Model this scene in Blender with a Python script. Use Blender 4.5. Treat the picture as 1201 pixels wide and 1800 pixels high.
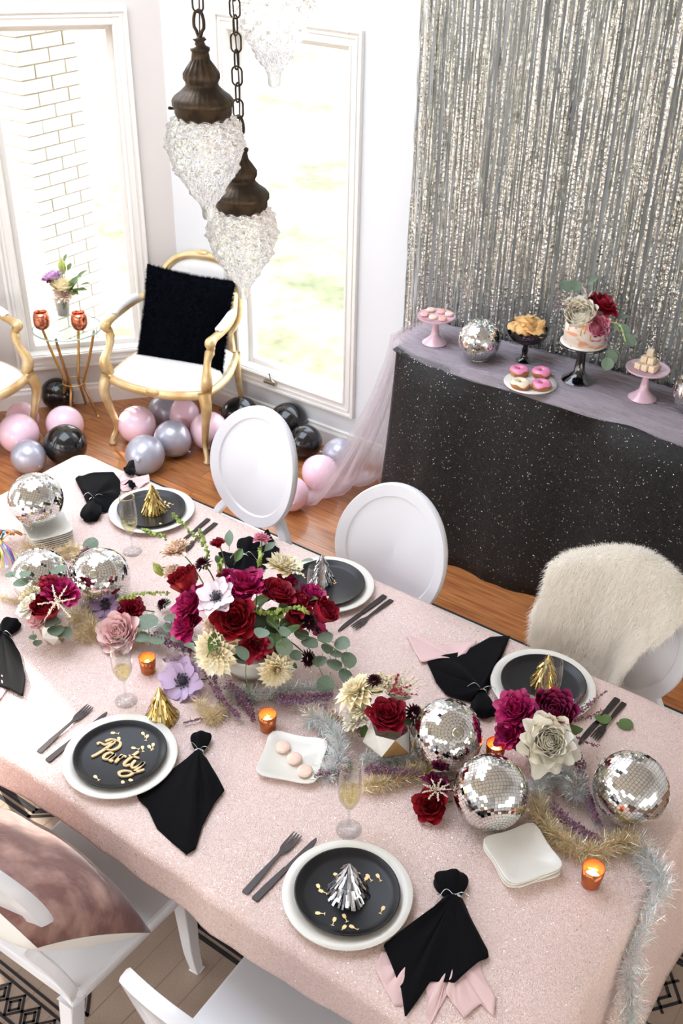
import bpy, math, random
import numpy as np
from mathutils import Vector, Matrix, Quaternion
R = math.radians; PI = math.pi; rnd = random.Random(7)
SC = bpy.context.scene; COL = SC.collection
for o in list(bpy.data.objects): bpy.data.objects.remove(o)

# ------------------------------------------------------------------ camera
F_PX = 1865.0; PITCH = R(33.07); ROLL = R(1.196); YAW = R(35.1); CAM = Vector((0, 0, 2.795))
_cp, _sp = math.cos(PITCH), math.sin(PITCH)
_rz = Matrix.Rotation(YAW, 3, 'Z')
_fw = _rz @ Vector((0, _cp, -_sp)); _rt0 = _rz @ Vector((1, 0, 0)); _up0 = _rz @ Vector((0, _sp, _cp))
_rt = _rt0 * math.cos(ROLL) + _up0 * math.sin(ROLL); _up = -_rt0 * math.sin(ROLL) + _up0 * math.cos(ROLL)
cd = bpy.data.cameras.new('camera'); cam = bpy.data.objects.new('camera', cd); COL.objects.link(cam)
cam.matrix_world = Matrix((( _rt.x, _up.x, -_fw.x, CAM.x), (_rt.y, _up.y, -_fw.y, CAM.y), (_rt.z, _up.z, -_fw.z, CAM.z), (0, 0, 0, 1)))
cd.sensor_fit = 'VERTICAL'; cd.sensor_height = 36; cd.lens = 36 * F_PX / 1800
cd.dof.use_dof = True; cd.dof.focus_distance = 2.55; cd.dof.aperture_fstop = 11.0
SC.camera = cam
def ray(x, y): return _rt * ((x - 600.5) / F_PX) - _up * ((y - 900) / F_PX) + _fw
def at(x, y, z):
    d = ray(x, y); return CAM + d * ((z - CAM.z) / d.z)
def atY(x, y, Y):
    d = ray(x, y); return CAM + d * (Y / d.y)
def depth(p): return (Vector(p) - CAM).dot(_fw)
def wpx(w, p): return w * depth(p) / F_PX        # width in metres of w pixels at p

# ------------------------------------------------------------------ light
SC.view_settings.view_transform = 'Standard'; SC.view_settings.look = 'None'
SC.view_settings.gamma = 1; SC.view_settings.use_curve_mapping = False
SC.view_settings.exposure = 0.5
SC.cycles.max_bounces = 12; SC.cycles.transparent_max_bounces = 24; SC.cycles.transmission_bounces = 12
SC.cycles.glossy_bounces = 5; SC.cycles.diffuse_bounces = 5
SC.cycles.sample_clamp_indirect = 8; SC.cycles.sample_clamp_direct = 0
SC.cycles.caustics_reflective = False; SC.cycles.caustics_refractive = False
W = bpy.data.worlds.new('sky'); SC.world = W; W.use_nodes = True
nt = W.node_tree; nt.nodes.clear()
wo = nt.nodes.new('ShaderNodeOutputWorld'); bg = nt.nodes.new('ShaderNodeBackground')
tc = nt.nodes.new('ShaderNodeTexCoord'); sx = nt.nodes.new('ShaderNodeSeparateXYZ'); cr = nt.nodes.new('ShaderNodeValToRGB')
nt.links.new(tc.outputs['Generated'], sx.inputs[0]); nt.links.new(sx.outputs['Z'], cr.inputs[0])
cr.color_ramp.elements[0].position = 0.0; cr.color_ramp.elements[0].color = (1.0, .955, .89, 1)
cr.color_ramp.elements[1].position = 0.7; cr.color_ramp.elements[1].color = (.80, .87, 1.0, 1)
nt.links.new(cr.outputs[0], bg.inputs[0]); bg.inputs[1].default_value = 4.2
nt.links.new(bg.outputs[0], wo.inputs[0])
SUN_DIR = Vector((.85, -.22, -.40)).normalized()
sl = bpy.data.lights.new('sun', 'SUN'); sl.energy = 13; sl.angle = R(1.2); sl.color = (1, .93, .82)
so = bpy.data.objects.new('sun', sl); COL.objects.link(so); so.rotation_euler = SUN_DIR.to_track_quat('-Z', 'Y').to_euler()
def portal(loc, d, w, h):
    l = bpy.data.lights.new('window_daylight', 'AREA'); l.shape = 'RECTANGLE'; l.size = w; l.size_y = h; l.cycles.is_portal = True
    o = bpy.data.objects.new('window_daylight', l); COL.objects.link(o); o.location = loc
    o.rotation_euler = Vector(d).to_track_quat('-Z', 'Y').to_euler()

# ------------------------------------------------------------------ helpers
def lin(c): return c / 12.92 if c <= .04045 else ((c + .055) / 1.055) ** 2.4
def rgb(r, g, b): return (lin(r / 255), lin(g / 255), lin(b / 255), 1)
MATS = {}
def mat(name, col, rough=.5, metal=0, bump=None, vary=None, **kw):
    """bump=(scale,strength[,distance]) noise relief; vary=(scale, colour2[,lo,hi]) noise colour."""
    if name in MATS: return MATS[name]
    m = bpy.data.materials.new(name); m.use_nodes = True; nt = m.node_tree; b = nt.nodes['Principled BSDF']
    col = rgb(*col) if max(col) > 1 else (*col[:3], 1)
    b.inputs['Base Color'].default_value = col; b.inputs['Roughness'].default_value = rough; b.inputs['Metallic'].default_value = metal
    for k, v in kw.items():
        b.inputs[{'trans': 'Transmission Weight', 'ior': 'IOR', 'alpha': 'Alpha', 'sss': 'Subsurface Weight', 'coat': 'Coat Weight', 'sheen': 'Sheen Weight', 'emit': 'Emission Strength', 'emitc': 'Emission Color', 'film': 'Thin Film Thickness', 'spec': 'Specular IOR Level'}[k]].default_value = v
    if bump or vary: tco = nt.nodes.new('ShaderNodeTexCoord')
    if bump:
        n = nt.nodes.new('ShaderNodeTexNoise'); n.inputs['Scale'].default_value = bump[0]; n.inputs['Detail'].default_value = 4
        bp = nt.nodes.new('ShaderNodeBump'); bp.inputs['Strength'].default_value = bump[1]; bp.inputs['Distance'].default_value = bump[2] if len(bump) > 2 else .002
        nt.links.new(tco.outputs['Object'], n.inputs['Vector']); nt.links.new(n.outputs[0], bp.inputs['Height']); nt.links.new(bp.outputs[0], b.inputs['Normal'])
    if vary:
        n = nt.nodes.new('ShaderNodeTexNoise'); n.inputs['Scale'].default_value = vary[0]; n.inputs['Detail'].default_value = 4
        r = nt.nodes.new('ShaderNodeValToRGB'); r.color_ramp.elements[0].color = col; r.color_ramp.elements[1].color = rgb(*vary[1])
        r.color_ramp.elements[0].position = vary[2] if len(vary) > 2 else .35; r.color_ramp.elements[1].position = vary[3] if len(vary) > 3 else .65
        nt.links.new(tco.outputs['Object'], n.inputs['Vector']); nt.links.new(n.outputs[0], r.inputs[0]); nt.links.new(r.outputs[0], b.inputs['Base Color'])
    MATS[name] = m; return m
def island_vary(m, c1, c2, rough=None):
    """random colour per mesh island (each strand, petal or tile its own tint)"""
    nt = m.node_tree; b = nt.nodes['Principled BSDF']; g = nt.nodes.new('ShaderNodeNewGeometry'); r = nt.nodes.new('ShaderNodeValToRGB')
    r.color_ramp.elements[0].color = rgb(*c1); r.color_ramp.elements[1].color = rgb(*c2)
    nt.links.new(g.outputs['Random Per Island'], r.inputs[0]); nt.links.new(r.outputs[0], b.inputs['Base Color']); return m

class MB:
    def __init__(s): s.v = []; s.f = []
    def add(s, vs, fs):
        n = len(s.v); s.v += [tuple(p) for p in vs]; s.f += [tuple(i + n for i in f) for f in fs]; return s
    def box(s, x0, x1, y0, y1, z0, z1, M=None):
        v = [Vector((x, y, z)) for z in (z0, z1) for y in (y0, y1) for x in (x0, x1)]
        if M: v = [M @ p for p in v]
        return s.add(v, [(0, 2, 3, 1), (4, 5, 7, 6), (0, 1, 5, 4), (2, 6, 7, 3), (0, 4, 6, 2), (1, 3, 7, 5)])
    def lathe(s, prof, n=32, M=None, cap=True, wob=None):
        vs = []; fs = []; k = len(prof)
        for j in range(n):
            a = 2 * PI * j / n; w = wob(a) if wob else 1
            for r, z in prof:
                p = Vector((r * w * math.cos(a), r * w * math.sin(a), z)); vs.append(M @ p if M else p)
        for j in range(n):
            j2 = (j + 1) % n
            for i in range(k - 1): fs.append((j * k + i, j2 * k + i, j2 * k + i + 1, j * k + i + 1))
        if cap:
            if prof[0][0] > 1e-6: fs.append(tuple(j * k for j in range(n))[::-1])
            if prof[-1][0] > 1e-6: fs.append(tuple(j * k + k - 1 for j in range(n)))
        return s.add(vs, fs)
    def tube(s, pts, rad, n=8, flat=1.0, closed=False):
        pts = [Vector(p) for p in pts]; m = len(pts); vs = []; fs = []
        rad = [rad] * m if not isinstance(rad, (list, tuple)) else rad
        up = None
        for i, p in enumerate(pts):
            if closed: t = pts[(i + 1) % m] - pts[i - 1]
            else: t = pts[min(i + 1, m - 1)] - pts[max(i - 1, 0)]
            if t.length < 1e-9: t = Vector((0, 0, 1))
            t.normalize()
            if up is None: up = t.orthogonal().normalized() if abs(t.z) > .95 else Vector((0, 0, 1))
            a = up - t * up.dot(t)
            if a.length < 1e-4: a = t.orthogonal()
            a.normalize(); b = t.cross(a); up = a
            for j in range(n):
                q = 2 * PI * j / n; vs.append(p + (a * math.cos(q) * flat + b * math.sin(q)) * rad[i])
        for i in range(m if closed else m - 1):
            i2 = (i + 1) % m
            for j in range(n):
                j2 = (j + 1) % n; fs.append((i * n + j, i2 * n + j, i2 * n + j2, i * n + j2)[::-1])
        if not closed: fs += [tuple(range(n)), tuple((m - 1) * n + j for j in range(n))[::-1]]
        return s.add(vs, fs)
    def grid(s, fn, nu, nv, cu=False):
        vs = [fn(i / (nu if cu else nu - 1), j / (nv - 1)) for i in range(nu) for j in range(nv)]
        fs = []
        for i in range(nu if cu else nu - 1):
            i2 = (i + 1) % nu
            for j in range(nv - 1): fs.append((i * nv + j, i2 * nv + j, i2 * nv + j + 1, i * nv + j + 1))
        return s.add(vs, fs)
    def prism(s, poly, z0, z1, M=None):
        n = len(poly); v = [Vector((x, y, z)) for z in (z0, z1) for x, y in poly]
        if M: v = [M @ p for p in v]
        return s.add(v, [tuple(range(n))[::-1], tuple(range(n, 2 * n))] + [(i, (i + 1) % n, n + (i + 1) % n, n + i) for i in range(n)])
    def sphere(s, c, r, n=10, sq=(1, 1, 1)):
        c = Vector(c)
        return s.grid(lambda u, v: c + Vector((r * sq[0] * math.sin(PI * v) * math.cos(2 * PI * u), r * sq[1] * math.sin(PI * v) * math.sin(2 * PI * u), -r * sq[2] * math.cos(PI * v))), n, max(5, n // 2 + 1), True)
    def mesh(s, name, smooth=True):
        me = bpy.data.meshes.new(name); me.from_pydata(s.v, [], s.f); me.update()
        me.polygons.foreach_set('use_smooth', [smooth] * len(me.polygons)); return me
def npmesh(name, V, Fc, smooth=False):
    V = np.asarray(V, np.float32); Fc = np.asarray(Fc, np.int32); k = Fc.shape[1]; me = bpy.data.meshes.new(name)
    me.vertices.add(len(V)); me.vertices.foreach_set('co', V.ravel()); me.loops.add(Fc.size); me.loops.foreach_set('vertex_index', Fc.ravel())
    me.polygons.add(len(Fc)); me.polygons.foreach_set('loop_start', np.arange(len(Fc), dtype=np.int32) * k)
    me.polygons.foreach_set('loop_total', np.full(len(Fc), k, np.int32)); me.polygons.foreach_set('use_smooth', np.full(len(Fc), smooth)); me.update(calc_edges=True); me.validate(); return me
def ob(name, mb, m, parent=None, loc=None, rot=None, smooth=True, label=None, cat=None, group=None, kind=None, bevel=0, subsurf=0, solid=0, auto=None):
    me = mb if isinstance(mb, bpy.types.Mesh) else mb.mesh(name, smooth)
    if m is not None and not me.materials: me.materials.append(m)
    o = bpy.data.objects.new(name, me); COL.objects.link(o)
    if parent: o.parent = parent
    if loc is not None: o.location = loc
    if rot is not None:
        if isinstance(rot, Quaternion): o.rotation_mode = 'QUATERNION'; o.rotation_quaternion = rot
        else: o.rotation_euler = rot
    if bevel:
        b = o.modifiers.new('bevel', 'BEVEL'); b.width = bevel; b.segments = 2; b.limit_method = 'ANGLE'
    if solid: q = o.modifiers.new('solid', 'SOLIDIFY'); q.thickness = solid; q.offset = 0
    if subsurf: q = o.modifiers.new('sub', 'SUBSURF'); q.levels = q.render_levels = subsurf
    if auto:
        me.set_sharp_from_angle(angle=R(auto))
    tag(o, label, cat, group, kind); return o
def tag(o, label=None, cat=None, group=None, kind=None):
    for k, v in (('label', label), ('category', cat), ('group', group), ('kind', kind)):
        if v: o[k] = v
    return o
def thing(name, loc, label, cat, group=None, rz=0, rot=None):
    o = bpy.data.objects.new(name, None); COL.objects.link(o); o.location = loc; o.rotation_euler = rot or (0, 0, rz); o.empty_display_size = .05
    return tag(o, label, cat, group)
def kids(o): return [c for c in bpy.data.objects if c.parent == o]
def clone(src, loc, label=None, group=None, rz=None, rot=None, scale=None, parent=None):
    c = src.copy(); COL.objects.link(c)
    if parent is not None: c.parent = parent
    if loc is not None: c.location = loc
    if rz is not None: c.rotation_euler = (0, 0, rz)
    if rot is not None: c.rotation_euler = rot
    if scale is not None: c.scale = (scale,) * 3 if not isinstance(scale, (tuple, list)) else scale
    if label: c['label'] = label
    if group: c['group'] = group
    for ch in kids(src): clone(ch, None, parent=c)
    return c
def facing(d, spin=0): return Vector(d).to_track_quat('Z', 'Y') @ Quaternion((0, 0, 1), spin)
def lerp(a, b, t): return a + (b - a) * t
def spline(pts, n=8):
    """Catmull-Rom through points"""
    P = [Vector(p) for p in pts]; P = [P[0] * 2 - P[1]] + P + [P[-1] * 2 - P[-2]]; out = []
    for i in range(1, len(P) - 2):
        for k in range(n):
            t = k / n; a, b, c, d = P[i - 1], P[i], P[i + 1], P[i + 2]
            out.append(.5 * ((2 * b) + (c - a) * t + (2 * a - 5 * b + 4 * c - d) * t * t + (3 * b - 3 * c + d - a) * t ** 3))
    return out + [P[-2]]
_hs = {}
def noise1(x, seed=0):
    i = math.floor(x); f = x - i; f = f * f * (3 - 2 * f)
    def h(k):
        if (k, seed) not in _hs: _hs[(k, seed)] = random.Random(k * 7919 + seed * 104729).uniform(-1, 1)
        return _hs[(k, seed)]
    return lerp(h(i), h(i + 1), f)
T = .757        # top of the dining cloth
TD = .905       # top of the dessert cloth
# ------------------------------------------------------------------ materials
m_wall = mat('white wall paint', (226, 228, 231), .75)
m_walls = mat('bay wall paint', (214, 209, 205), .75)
m_trim = mat('white trim paint', (236, 233, 228), .35)
m_ceil = mat('ceiling paint', (225, 225, 222), .9)
def arch_glass(name, tint, refl, ior=None, mixg=0):
    """thin glass: light passes straight through, a little is reflected"""
    m = bpy.data.materials.new(name); m.use_nodes = True; nt = m.node_tree; nt.nodes.clear(); N = nt.nodes.new
    o = N('ShaderNodeOutputMaterial'); t = N('ShaderNodeBsdfTransparent'); t.inputs[0].default_value = tint; g = N('ShaderNodeBsdfGlossy'); g.inputs['Roughness'].default_value = .02
    fr = N('ShaderNodeLayerWeight'); fr.inputs[0].default_value = .12; mu = N('ShaderNodeMath'); mu.operation = 'MULTIPLY'; mu.use_clamp = True; mu.inputs[1].default_value = refl; mx = N('ShaderNodeMixShader')
    nt.links.new(fr.outputs['Facing'], mu.inputs[0]); nt.links.new(mu.outputs[0], mx.inputs[0]); nt.links.new(t.outputs[0], mx.inputs[1]); nt.links.new(g.outputs[0], mx.inputs[2])
    if mixg:
        gl = N('ShaderNodeBsdfGlass'); gl.inputs['IOR'].default_value = 1.35; gl.inputs['Roughness'].default_value = 0; m2 = N('ShaderNodeMixShader'); m2.inputs[0].default_value = mixg
        nt.links.new(mx.outputs[0], m2.inputs[1]); nt.links.new(gl.outputs[0], m2.inputs[2]); nt.links.new(m2.outputs[0], o.inputs[0])
    else: nt.links.new(mx.outputs[0], o.inputs[0])
    return m
m_glass = arch_glass('window glass', (.97, .98, .98, 1), .15)
m_gold = mat('gilded wood', (196, 160, 104), .38, .4, bump=(60, .4), vary=(9, (236, 216, 170), .35, .7))
m_cream = mat('ivory upholstery', (236, 232, 228), .8, sheen=.3, bump=(300, .15))
m_white = mat('white polycarbonate', (230, 231, 236), .3, coat=.2)
def hair_material(name, col, tr):
    m = bpy.data.materials.new(name); m.use_nodes = True; nt = m.node_tree; nt.nodes.clear(); N = nt.nodes.new
    o = N('ShaderNodeOutputMaterial'); d = N('ShaderNodeBsdfDiffuse'); t = N('ShaderNodeBsdfTranslucent'); mx = N('ShaderNodeMixShader'); mx.inputs[0].default_value = tr
    d.inputs[0].default_value = rgb(*col); t.inputs[0].default_value = rgb(*col); nt.links.new(d.outputs[0], mx.inputs[1]); nt.links.new(t.outputs[0], mx.inputs[2]); nt.links.new(mx.outputs[0], o.inputs[0]); return m
m_blackfur = hair_material('black fur', (15, 17, 23), .2)
m_brass = mat('antique brass', (196, 158, 96), .3, .9)
m_copper = mat('polished copper', (222, 140, 112), .18, 1)
m_clear = arch_glass('clear glass', (.95, .96, .96, 1), .9)
m_bronze = mat('aged bronze', (60, 50, 40), .45, .6, bump=(80, .5), vary=(30, (98, 80, 60), .45, .75))
m_ceramicw = mat('cream white ceramic', (230, 227, 218), .28, coat=.3, bump=(6, .1))
m_ceramicb = mat('matt black ceramic', (24, 24, 26), .36, spec=.35, bump=(8, .08))
m_blackgl = mat('black pressed glass', (6, 6, 8), .08, coat=1)
m_pinkgl = mat('pink milk glass', (224, 188, 202), .15, coat=.6, sss=.1)
m_steel = mat('dark brushed steel', (62, 56, 54), .35, .8, bump=(150, .1))
m_mirror = mat('mirror tile', (238, 238, 236), .03, 1)
m_grout = mat('mirror ball core', (150, 152, 155), .4, .5)
m_black = mat('black cotton', (8, 8, 11), .9, sheen=.02, spec=.12, bump=(500, .3, .001))
m_pink = mat('pink cotton', (226, 194, 192), .85, sheen=.1, bump=(500, .3, .001))
m_silver = mat('silver thread', (210, 216, 226), .2, 1)
m_goldfoil = mat('gold foil', (196, 160, 84), .22, 1); island_vary(m_goldfoil, (150, 118, 56), (238, 214, 146))
m_silfoil = mat('silver foil', (200, 200, 205), .18, 1); island_vary(m_silfoil, (90, 92, 98), (240, 240, 245))
m_gilt = mat('gold painted facet', (196, 158, 104), .35, .8)
m_wood = mat('birch plywood', (232, 202, 150), .5)
m_wax = mat('candle wax', (250, 236, 214), .4, sss=.3)
m_stem = mat('green stem', (96, 116, 62), .5)
m_euc = mat('eucalyptus leaf', (96, 116, 98), .5, vary=(30, (128, 146, 122)))
m_leaf = mat('green leaf', (78, 106, 44), .45)
m_stock = mat('green bells', (140, 164, 72), .5, sss=.1); island_vary(m_stock, (98, 128, 46), (178, 196, 104))
FL = {}
for k, c1, c2 in (('magenta', (150, 14, 78), (208, 34, 118)), ('crimson', (120, 8, 30), (176, 20, 52)), ('red', (110, 4, 20), (170, 14, 34)), ('plum', (124, 24, 74), (168, 52, 104)),
                  ('dark', (38, 6, 22), (78, 16, 44)), ('cream', (252, 236, 194), (255, 248, 226)), ('white', (246, 236, 214), (253, 249, 240)), ('blush', (240, 196, 196), (250, 222, 218)),
                  ('lavender', (176, 148, 186), (212, 186, 216)), ('pale', (222, 202, 212), (242, 226, 230)), ('mauve', (120, 92, 122), (152, 120, 150)), ('pink', (226, 128, 158), (244, 168, 186)),
                  ('peach', (244, 214, 190), (252, 232, 214)), ('heather', (100, 58, 80), (158, 116, 134)), ('astilbe', (234, 216, 190), (248, 236, 218)), ('lime', (186, 196, 96), (222, 226, 150))):
    FL[k] = island_vary(mat(k + ' petals', c1, .55, sss=.12), c1, c2)
m_centre = mat('anemone centre', (26, 20, 34), .7)

def floor_material():
    m = mat('honey wood plank', (176, 112, 66), .3, coat=.25); nt = m.node_tree; b = nt.nodes['Principled BSDF']
    tcn = nt.nodes.new('ShaderNodeTexCoord'); mp = nt.nodes.new('ShaderNodeMapping'); mp.inputs['Scale'].default_value = (2.2, 30, 10)
    n = nt.nodes.new('ShaderNodeTexNoise'); n.inputs['Scale'].default_value = 2; n.inputs['Detail'].default_value = 6; n.inputs['Distortion'].default_value = .6
    r = nt.nodes.new('ShaderNodeValToRGB'); r.color_ramp.elements[0].color = rgb(146, 84, 44); r.color_ramp.elements[1].color = rgb(196, 132, 80); r.color_ramp.elements[0].position = .3; r.color_ramp.elements[1].position = .7
    oi = nt.nodes.new('ShaderNodeObjectInfo'); mr = nt.nodes.new('ShaderNodeMapRange'); mr.inputs['To Min'].default_value = .82; mr.inputs['To Max'].default_value = 1.12
    hs = nt.nodes.new('ShaderNodeHueSaturation')
    nt.links.new(tcn.outputs['Object'], mp.inputs[0]); nt.links.new(mp.outputs[0], n.inputs['Vector']); nt.links.new(n.outputs[0], r.inputs[0])
    nt.links.new(oi.outputs['Random'], mr.inputs[0]); nt.links.new(mr.outputs[0], hs.inputs['Value']); nt.links.new(r.outputs[0], hs.inputs['Color']); nt.links.new(hs.outputs[0], b.inputs['Base Color'])
    return m
m_floor = floor_material()

def sequin_material(name, base, base2, glint, scale, frac, rough, tilt, metal, edge=.55):
    """cloth covered with sequins: every Voronoi cell is one disc with its own tilt; a few are coloured bright metal as painted glints"""
    m = mat(name, base, rough, metal); nt = m.node_tree; b = nt.nodes['Principled BSDF']; N = nt.nodes.new; Lk = nt.links.new
    tcn = N('ShaderNodeTexCoord'); v = N('ShaderNodeTexVoronoi'); v.inputs['Scale'].default_value = scale; Lk(tcn.outputs['Object'], v.inputs['Vector'])
    sub = N('ShaderNodeVectorMath'); sub.operation = 'SUBTRACT'; sub.inputs[1].default_value = (.5, .5, .5); Lk(v.outputs['Color'], sub.inputs[0])
    sc = N('ShaderNodeVectorMath'); sc.operation = 'SCALE'; sc.inputs['Scale'].default_value = tilt; Lk(sub.outputs[0], sc.inputs[0])
    g = N('ShaderNodeNewGeometry'); ad = N('ShaderNodeVectorMath'); ad.operation = 'ADD'; Lk(g.outputs['Normal'], ad.inputs[0]); Lk(sc.outputs[0], ad.inputs[1])
    nm = N('ShaderNodeVectorMath'); nm.operation = 'NORMALIZE'; Lk(ad.outputs[0], nm.inputs[0])
    bp = N('ShaderNodeBump'); bp.inputs['Strength'].default_value = .6; bp.inputs['Distance'].default_value = .0025
    inv = N('ShaderNodeMath'); inv.operation = 'SUBTRACT'; inv.inputs[0].default_value = 1; Lk(v.outputs['Distance'], inv.inputs[1]); Lk(inv.outputs[0], bp.inputs['Height'])
    Lk(nm.outputs[0], bp.inputs['Normal']); Lk(bp.outputs[0], b.inputs['Normal'])
    wn = N('ShaderNodeTexWhiteNoise'); Lk(v.outputs['Position'], wn.inputs['Vector'])
    r = N('ShaderNodeValToRGB'); r.color_ramp.elements[0].color = rgb(*base); r.color_ramp.elements[1].color = rgb(*base2); Lk(wn.outputs['Value'], r.inputs[0])
    gt = N('ShaderNodeMath'); gt.operation = 'GREATER_THAN'; gt.inputs[1].default_value = 1 - frac; Lk(wn.outputs['Value'], gt.inputs[0])
    mx = N('ShaderNodeMix'); mx.data_type = 'RGBA'; Lk(gt.outputs[0], mx.inputs['Factor']); Lk(r.outputs[0], mx.inputs['A']); mx.inputs['B'].default_value = rgb(*glint); Lk(mx.outputs['Result'], b.inputs['Base Color'])  # sparkle put into the colour of randomly picked cells
    mm = N('ShaderNodeMath'); mm.operation = 'MAXIMUM'; mm.inputs[1].default_value = metal; Lk(gt.outputs[0], mm.inputs[0]); Lk(mm.outputs[0], b.inputs['Metallic'])
    rr = N('ShaderNodeMapRange'); rr.inputs['To Min'].default_value = rough; rr.inputs['To Max'].default_value = .12; Lk(gt.outputs[0], rr.inputs[0]); Lk(rr.outputs[0], b.inputs['Roughness'])
    return m
m_seqp = sequin_material('pink sequin cloth', (220, 192, 183), (240, 218, 211), (255, 250, 250), 330, .010, .45, .5, .15)
m_seqb = sequin_material('black sequin cloth', (5, 5, 6), (14, 14, 17), (250, 250, 250), 400, .007, .42, .8, .05)

def tulle_material(name, col, a):
    m = bpy.data.materials.new(name); m.use_nodes = True; nt = m.node_tree; nt.nodes.clear(); N = nt.nodes.new
    o = N('ShaderNodeOutputMaterial'); d = N('ShaderNodeBsdfDiffuse'); t = N('ShaderNodeBsdfTransparent'); tl = N('ShaderNodeBsdfTranslucent'); a1 = N('ShaderNodeAddShader'); mx = N('ShaderNodeMixShader'); ms = N('ShaderNodeMixShader')
    d.inputs[0].default_value = rgb(*col); tl.inputs[0].default_value = rgb(*col); lw = N('ShaderNodeLayerWeight'); lw.inputs[0].default_value = .35
    mr = N('ShaderNodeMapRange'); mr.inputs['To Min'].default_value = a; mr.inputs['To Max'].default_value = min(1, a + .5)
    nt.links.new(lw.outputs['Facing'], mr.inputs[0]); nt.links.new(mr.outputs[0], mx.inputs[0]); ms.inputs[0].default_value = .3
    nt.links.new(d.outputs[0], ms.inputs[1]); nt.links.new(tl.outputs[0], ms.inputs[2]); nt.links.new(t.outputs[0], mx.inputs[1]); nt.links.new(ms.outputs[0], mx.inputs[2]); nt.links.new(mx.outputs[0], o.inputs[0]); return m
m_tulle = tulle_material('lilac tulle', (224, 212, 220), .17)
m_tullew = tulle_material('pale pink tulle', (244, 232, 238), .2)

def foil_material():
    m = mat('silver foil fringe', (214, 216, 212), .24, 1); island_vary(m, (206, 206, 198), (250, 250, 246)); nt = m.node_tree; b = nt.nodes['Principled BSDF']
    tcn = nt.nodes.new('ShaderNodeTexCoord'); n = nt.nodes.new('ShaderNodeTexNoise'); n.inputs['Scale'].default_value = 70; n.inputs['Detail'].default_value = 2
    bp = nt.nodes.new('ShaderNodeBump'); bp.inputs['Strength'].default_value = 1; bp.inputs['Distance'].default_value = .006
    nt.links.new(tcn.outputs['Object'], n.inputs['Vector']); nt.links.new(n.outputs[0], bp.inputs['Height']); nt.links.new(bp.outputs[0], b.inputs['Normal']); return m
m_foil = foil_material()
def tinsel_material(name, *cs):
    m = bpy.data.materials.new(name); m.use_nodes = True; nt = m.node_tree; nt.nodes.clear(); N = nt.nodes.new; g = N('ShaderNodeNewGeometry'); r = N('ShaderNodeValToRGB'); r.color_ramp.interpolation = 'CONSTANT'
    P = (0, .45, .82, .90, .95); e = r.color_ramp.elements; e[0].color = rgb(*cs[0]); e[1].position = P[1]; e[1].color = rgb(*cs[1])
    for k in (2, 3, 4): q = e.new(P[k]); q.color = rgb(*cs[k])
    o = N('ShaderNodeOutputMaterial'); d = N('ShaderNodeBsdfDiffuse'); t = N('ShaderNodeBsdfTranslucent'); gl = N('ShaderNodeBsdfGlossy'); gl.inputs['Roughness'].default_value = .15; a = N('ShaderNodeMixShader'); b = N('ShaderNodeMixShader'); a.inputs[0].default_value = .5; b.inputs[0].default_value = .4
    for x in (d, t, gl): nt.links.new(r.outputs[0], x.inputs[0])
    nt.links.new(g.outputs['Random Per Island'], r.inputs[0]); nt.links.new(d.outputs[0], a.inputs[1]); nt.links.new(t.outputs[0], a.inputs[2]); nt.links.new(a.outputs[0], b.inputs[1]); nt.links.new(gl.outputs[0], b.inputs[2]); tr_ = N('ShaderNodeBsdfTransparent'); c_ = N('ShaderNodeMixShader'); c_.inputs[0].default_value = .3; nt.links.new(b.outputs[0], c_.inputs[1]); nt.links.new(tr_.outputs[0], c_.inputs[2]); nt.links.new(c_.outputs[0], o.inputs[0]); return m
m_tins = tinsel_material('iridescent tinsel', (255, 255, 255), (250, 250, 252), (176, 246, 234), (248, 214, 238), (255, 240, 196))
m_ting = tinsel_material('champagne tinsel', (255, 236, 186), (252, 244, 226), (255, 200, 140), (250, 228, 140), (255, 255, 248))
m_velvet = mat('dusty rose velvet', (112, 66, 57), .62, sheen=.45, bump=(22, .5, .01), vary=(11, (186, 146, 130), .48, .76))
m_brick = mat('painted white brick', (232, 228, 220), .8, bump=(40, .5, .004))
m_mortar = mat('painted mortar', (176, 168, 156), .9)

# ------------------------------------------------------------------ the room
WY = 4.0; CX = -3.93; BD = Vector((-.642, -.767, 0)); BL = 1.22       # back wall plane, bay corner, bay wall direction and length
BN = Vector((.767, -.642, 0)); bayM = Matrix(((BD.x, BN.x, 0, CX), (BD.y, BN.y, 0, WY), (0, 0, 1, 0), (0, 0, 0, 1)))
LX = CX + BD.x * BL; LY = WY + BD.y * BL                              # left wall starts here, runs to -Y
RX, FY, CH = 2.4, -3.2, 3.7
backM = Matrix(((-1, 0, 0, CX), (0, -1, 0, WY), (0, 0, 1, 0), (0, 0, 0, 1)))
# local wall frames: x along the wall, y into the room, z up
def wall(name, M, x0, x1, holes, m, th=.14):
    mb = MB(); xs = sorted({x0, x1} | {h[0] for h in holes} | {h[1] for h in holes})
    for a, b in zip(xs[:-1], xs[1:]):
        hs = [h for h in holes if h[0] <= a + 1e-6 and h[1] >= b - 1e-6]
        if not hs: mb.box(a, b, -th, 0, 0, CH, M)
        else:
            h = hs[0]; mb.box(a, b, -th, 0, 0, h[2], M); mb.box(a, b, -th, 0, h[3], CH, M)
    return ob(name, mb, m, smooth=False, kind='structure')
WZ0, WZ1 = .295, 1.985
backF = Matrix(((1, 0, 0, 0), (0, -1, 0, WY), (0, 0, 1, 0), (0, 0, 0, 1)))
leftF = Matrix(((0, 1, 0, LX), (-1, 0, 0, LY), (0, 0, 1, 0), (0, 0, 0, 1)))
wall('wall_back', backF, CX - .02, RX, [(-3.50, -2.815, WZ0, WZ1)], m_wall)
wall('wall_left', bayM, -.02, BL + .02, [(.232, .835, WZ0 + .01, WZ1 - .02)], m_walls)
LW = (LY - 2.10, LY - 1.10, .3, 2.24)                                  # left wall window, distance along the wall
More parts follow.
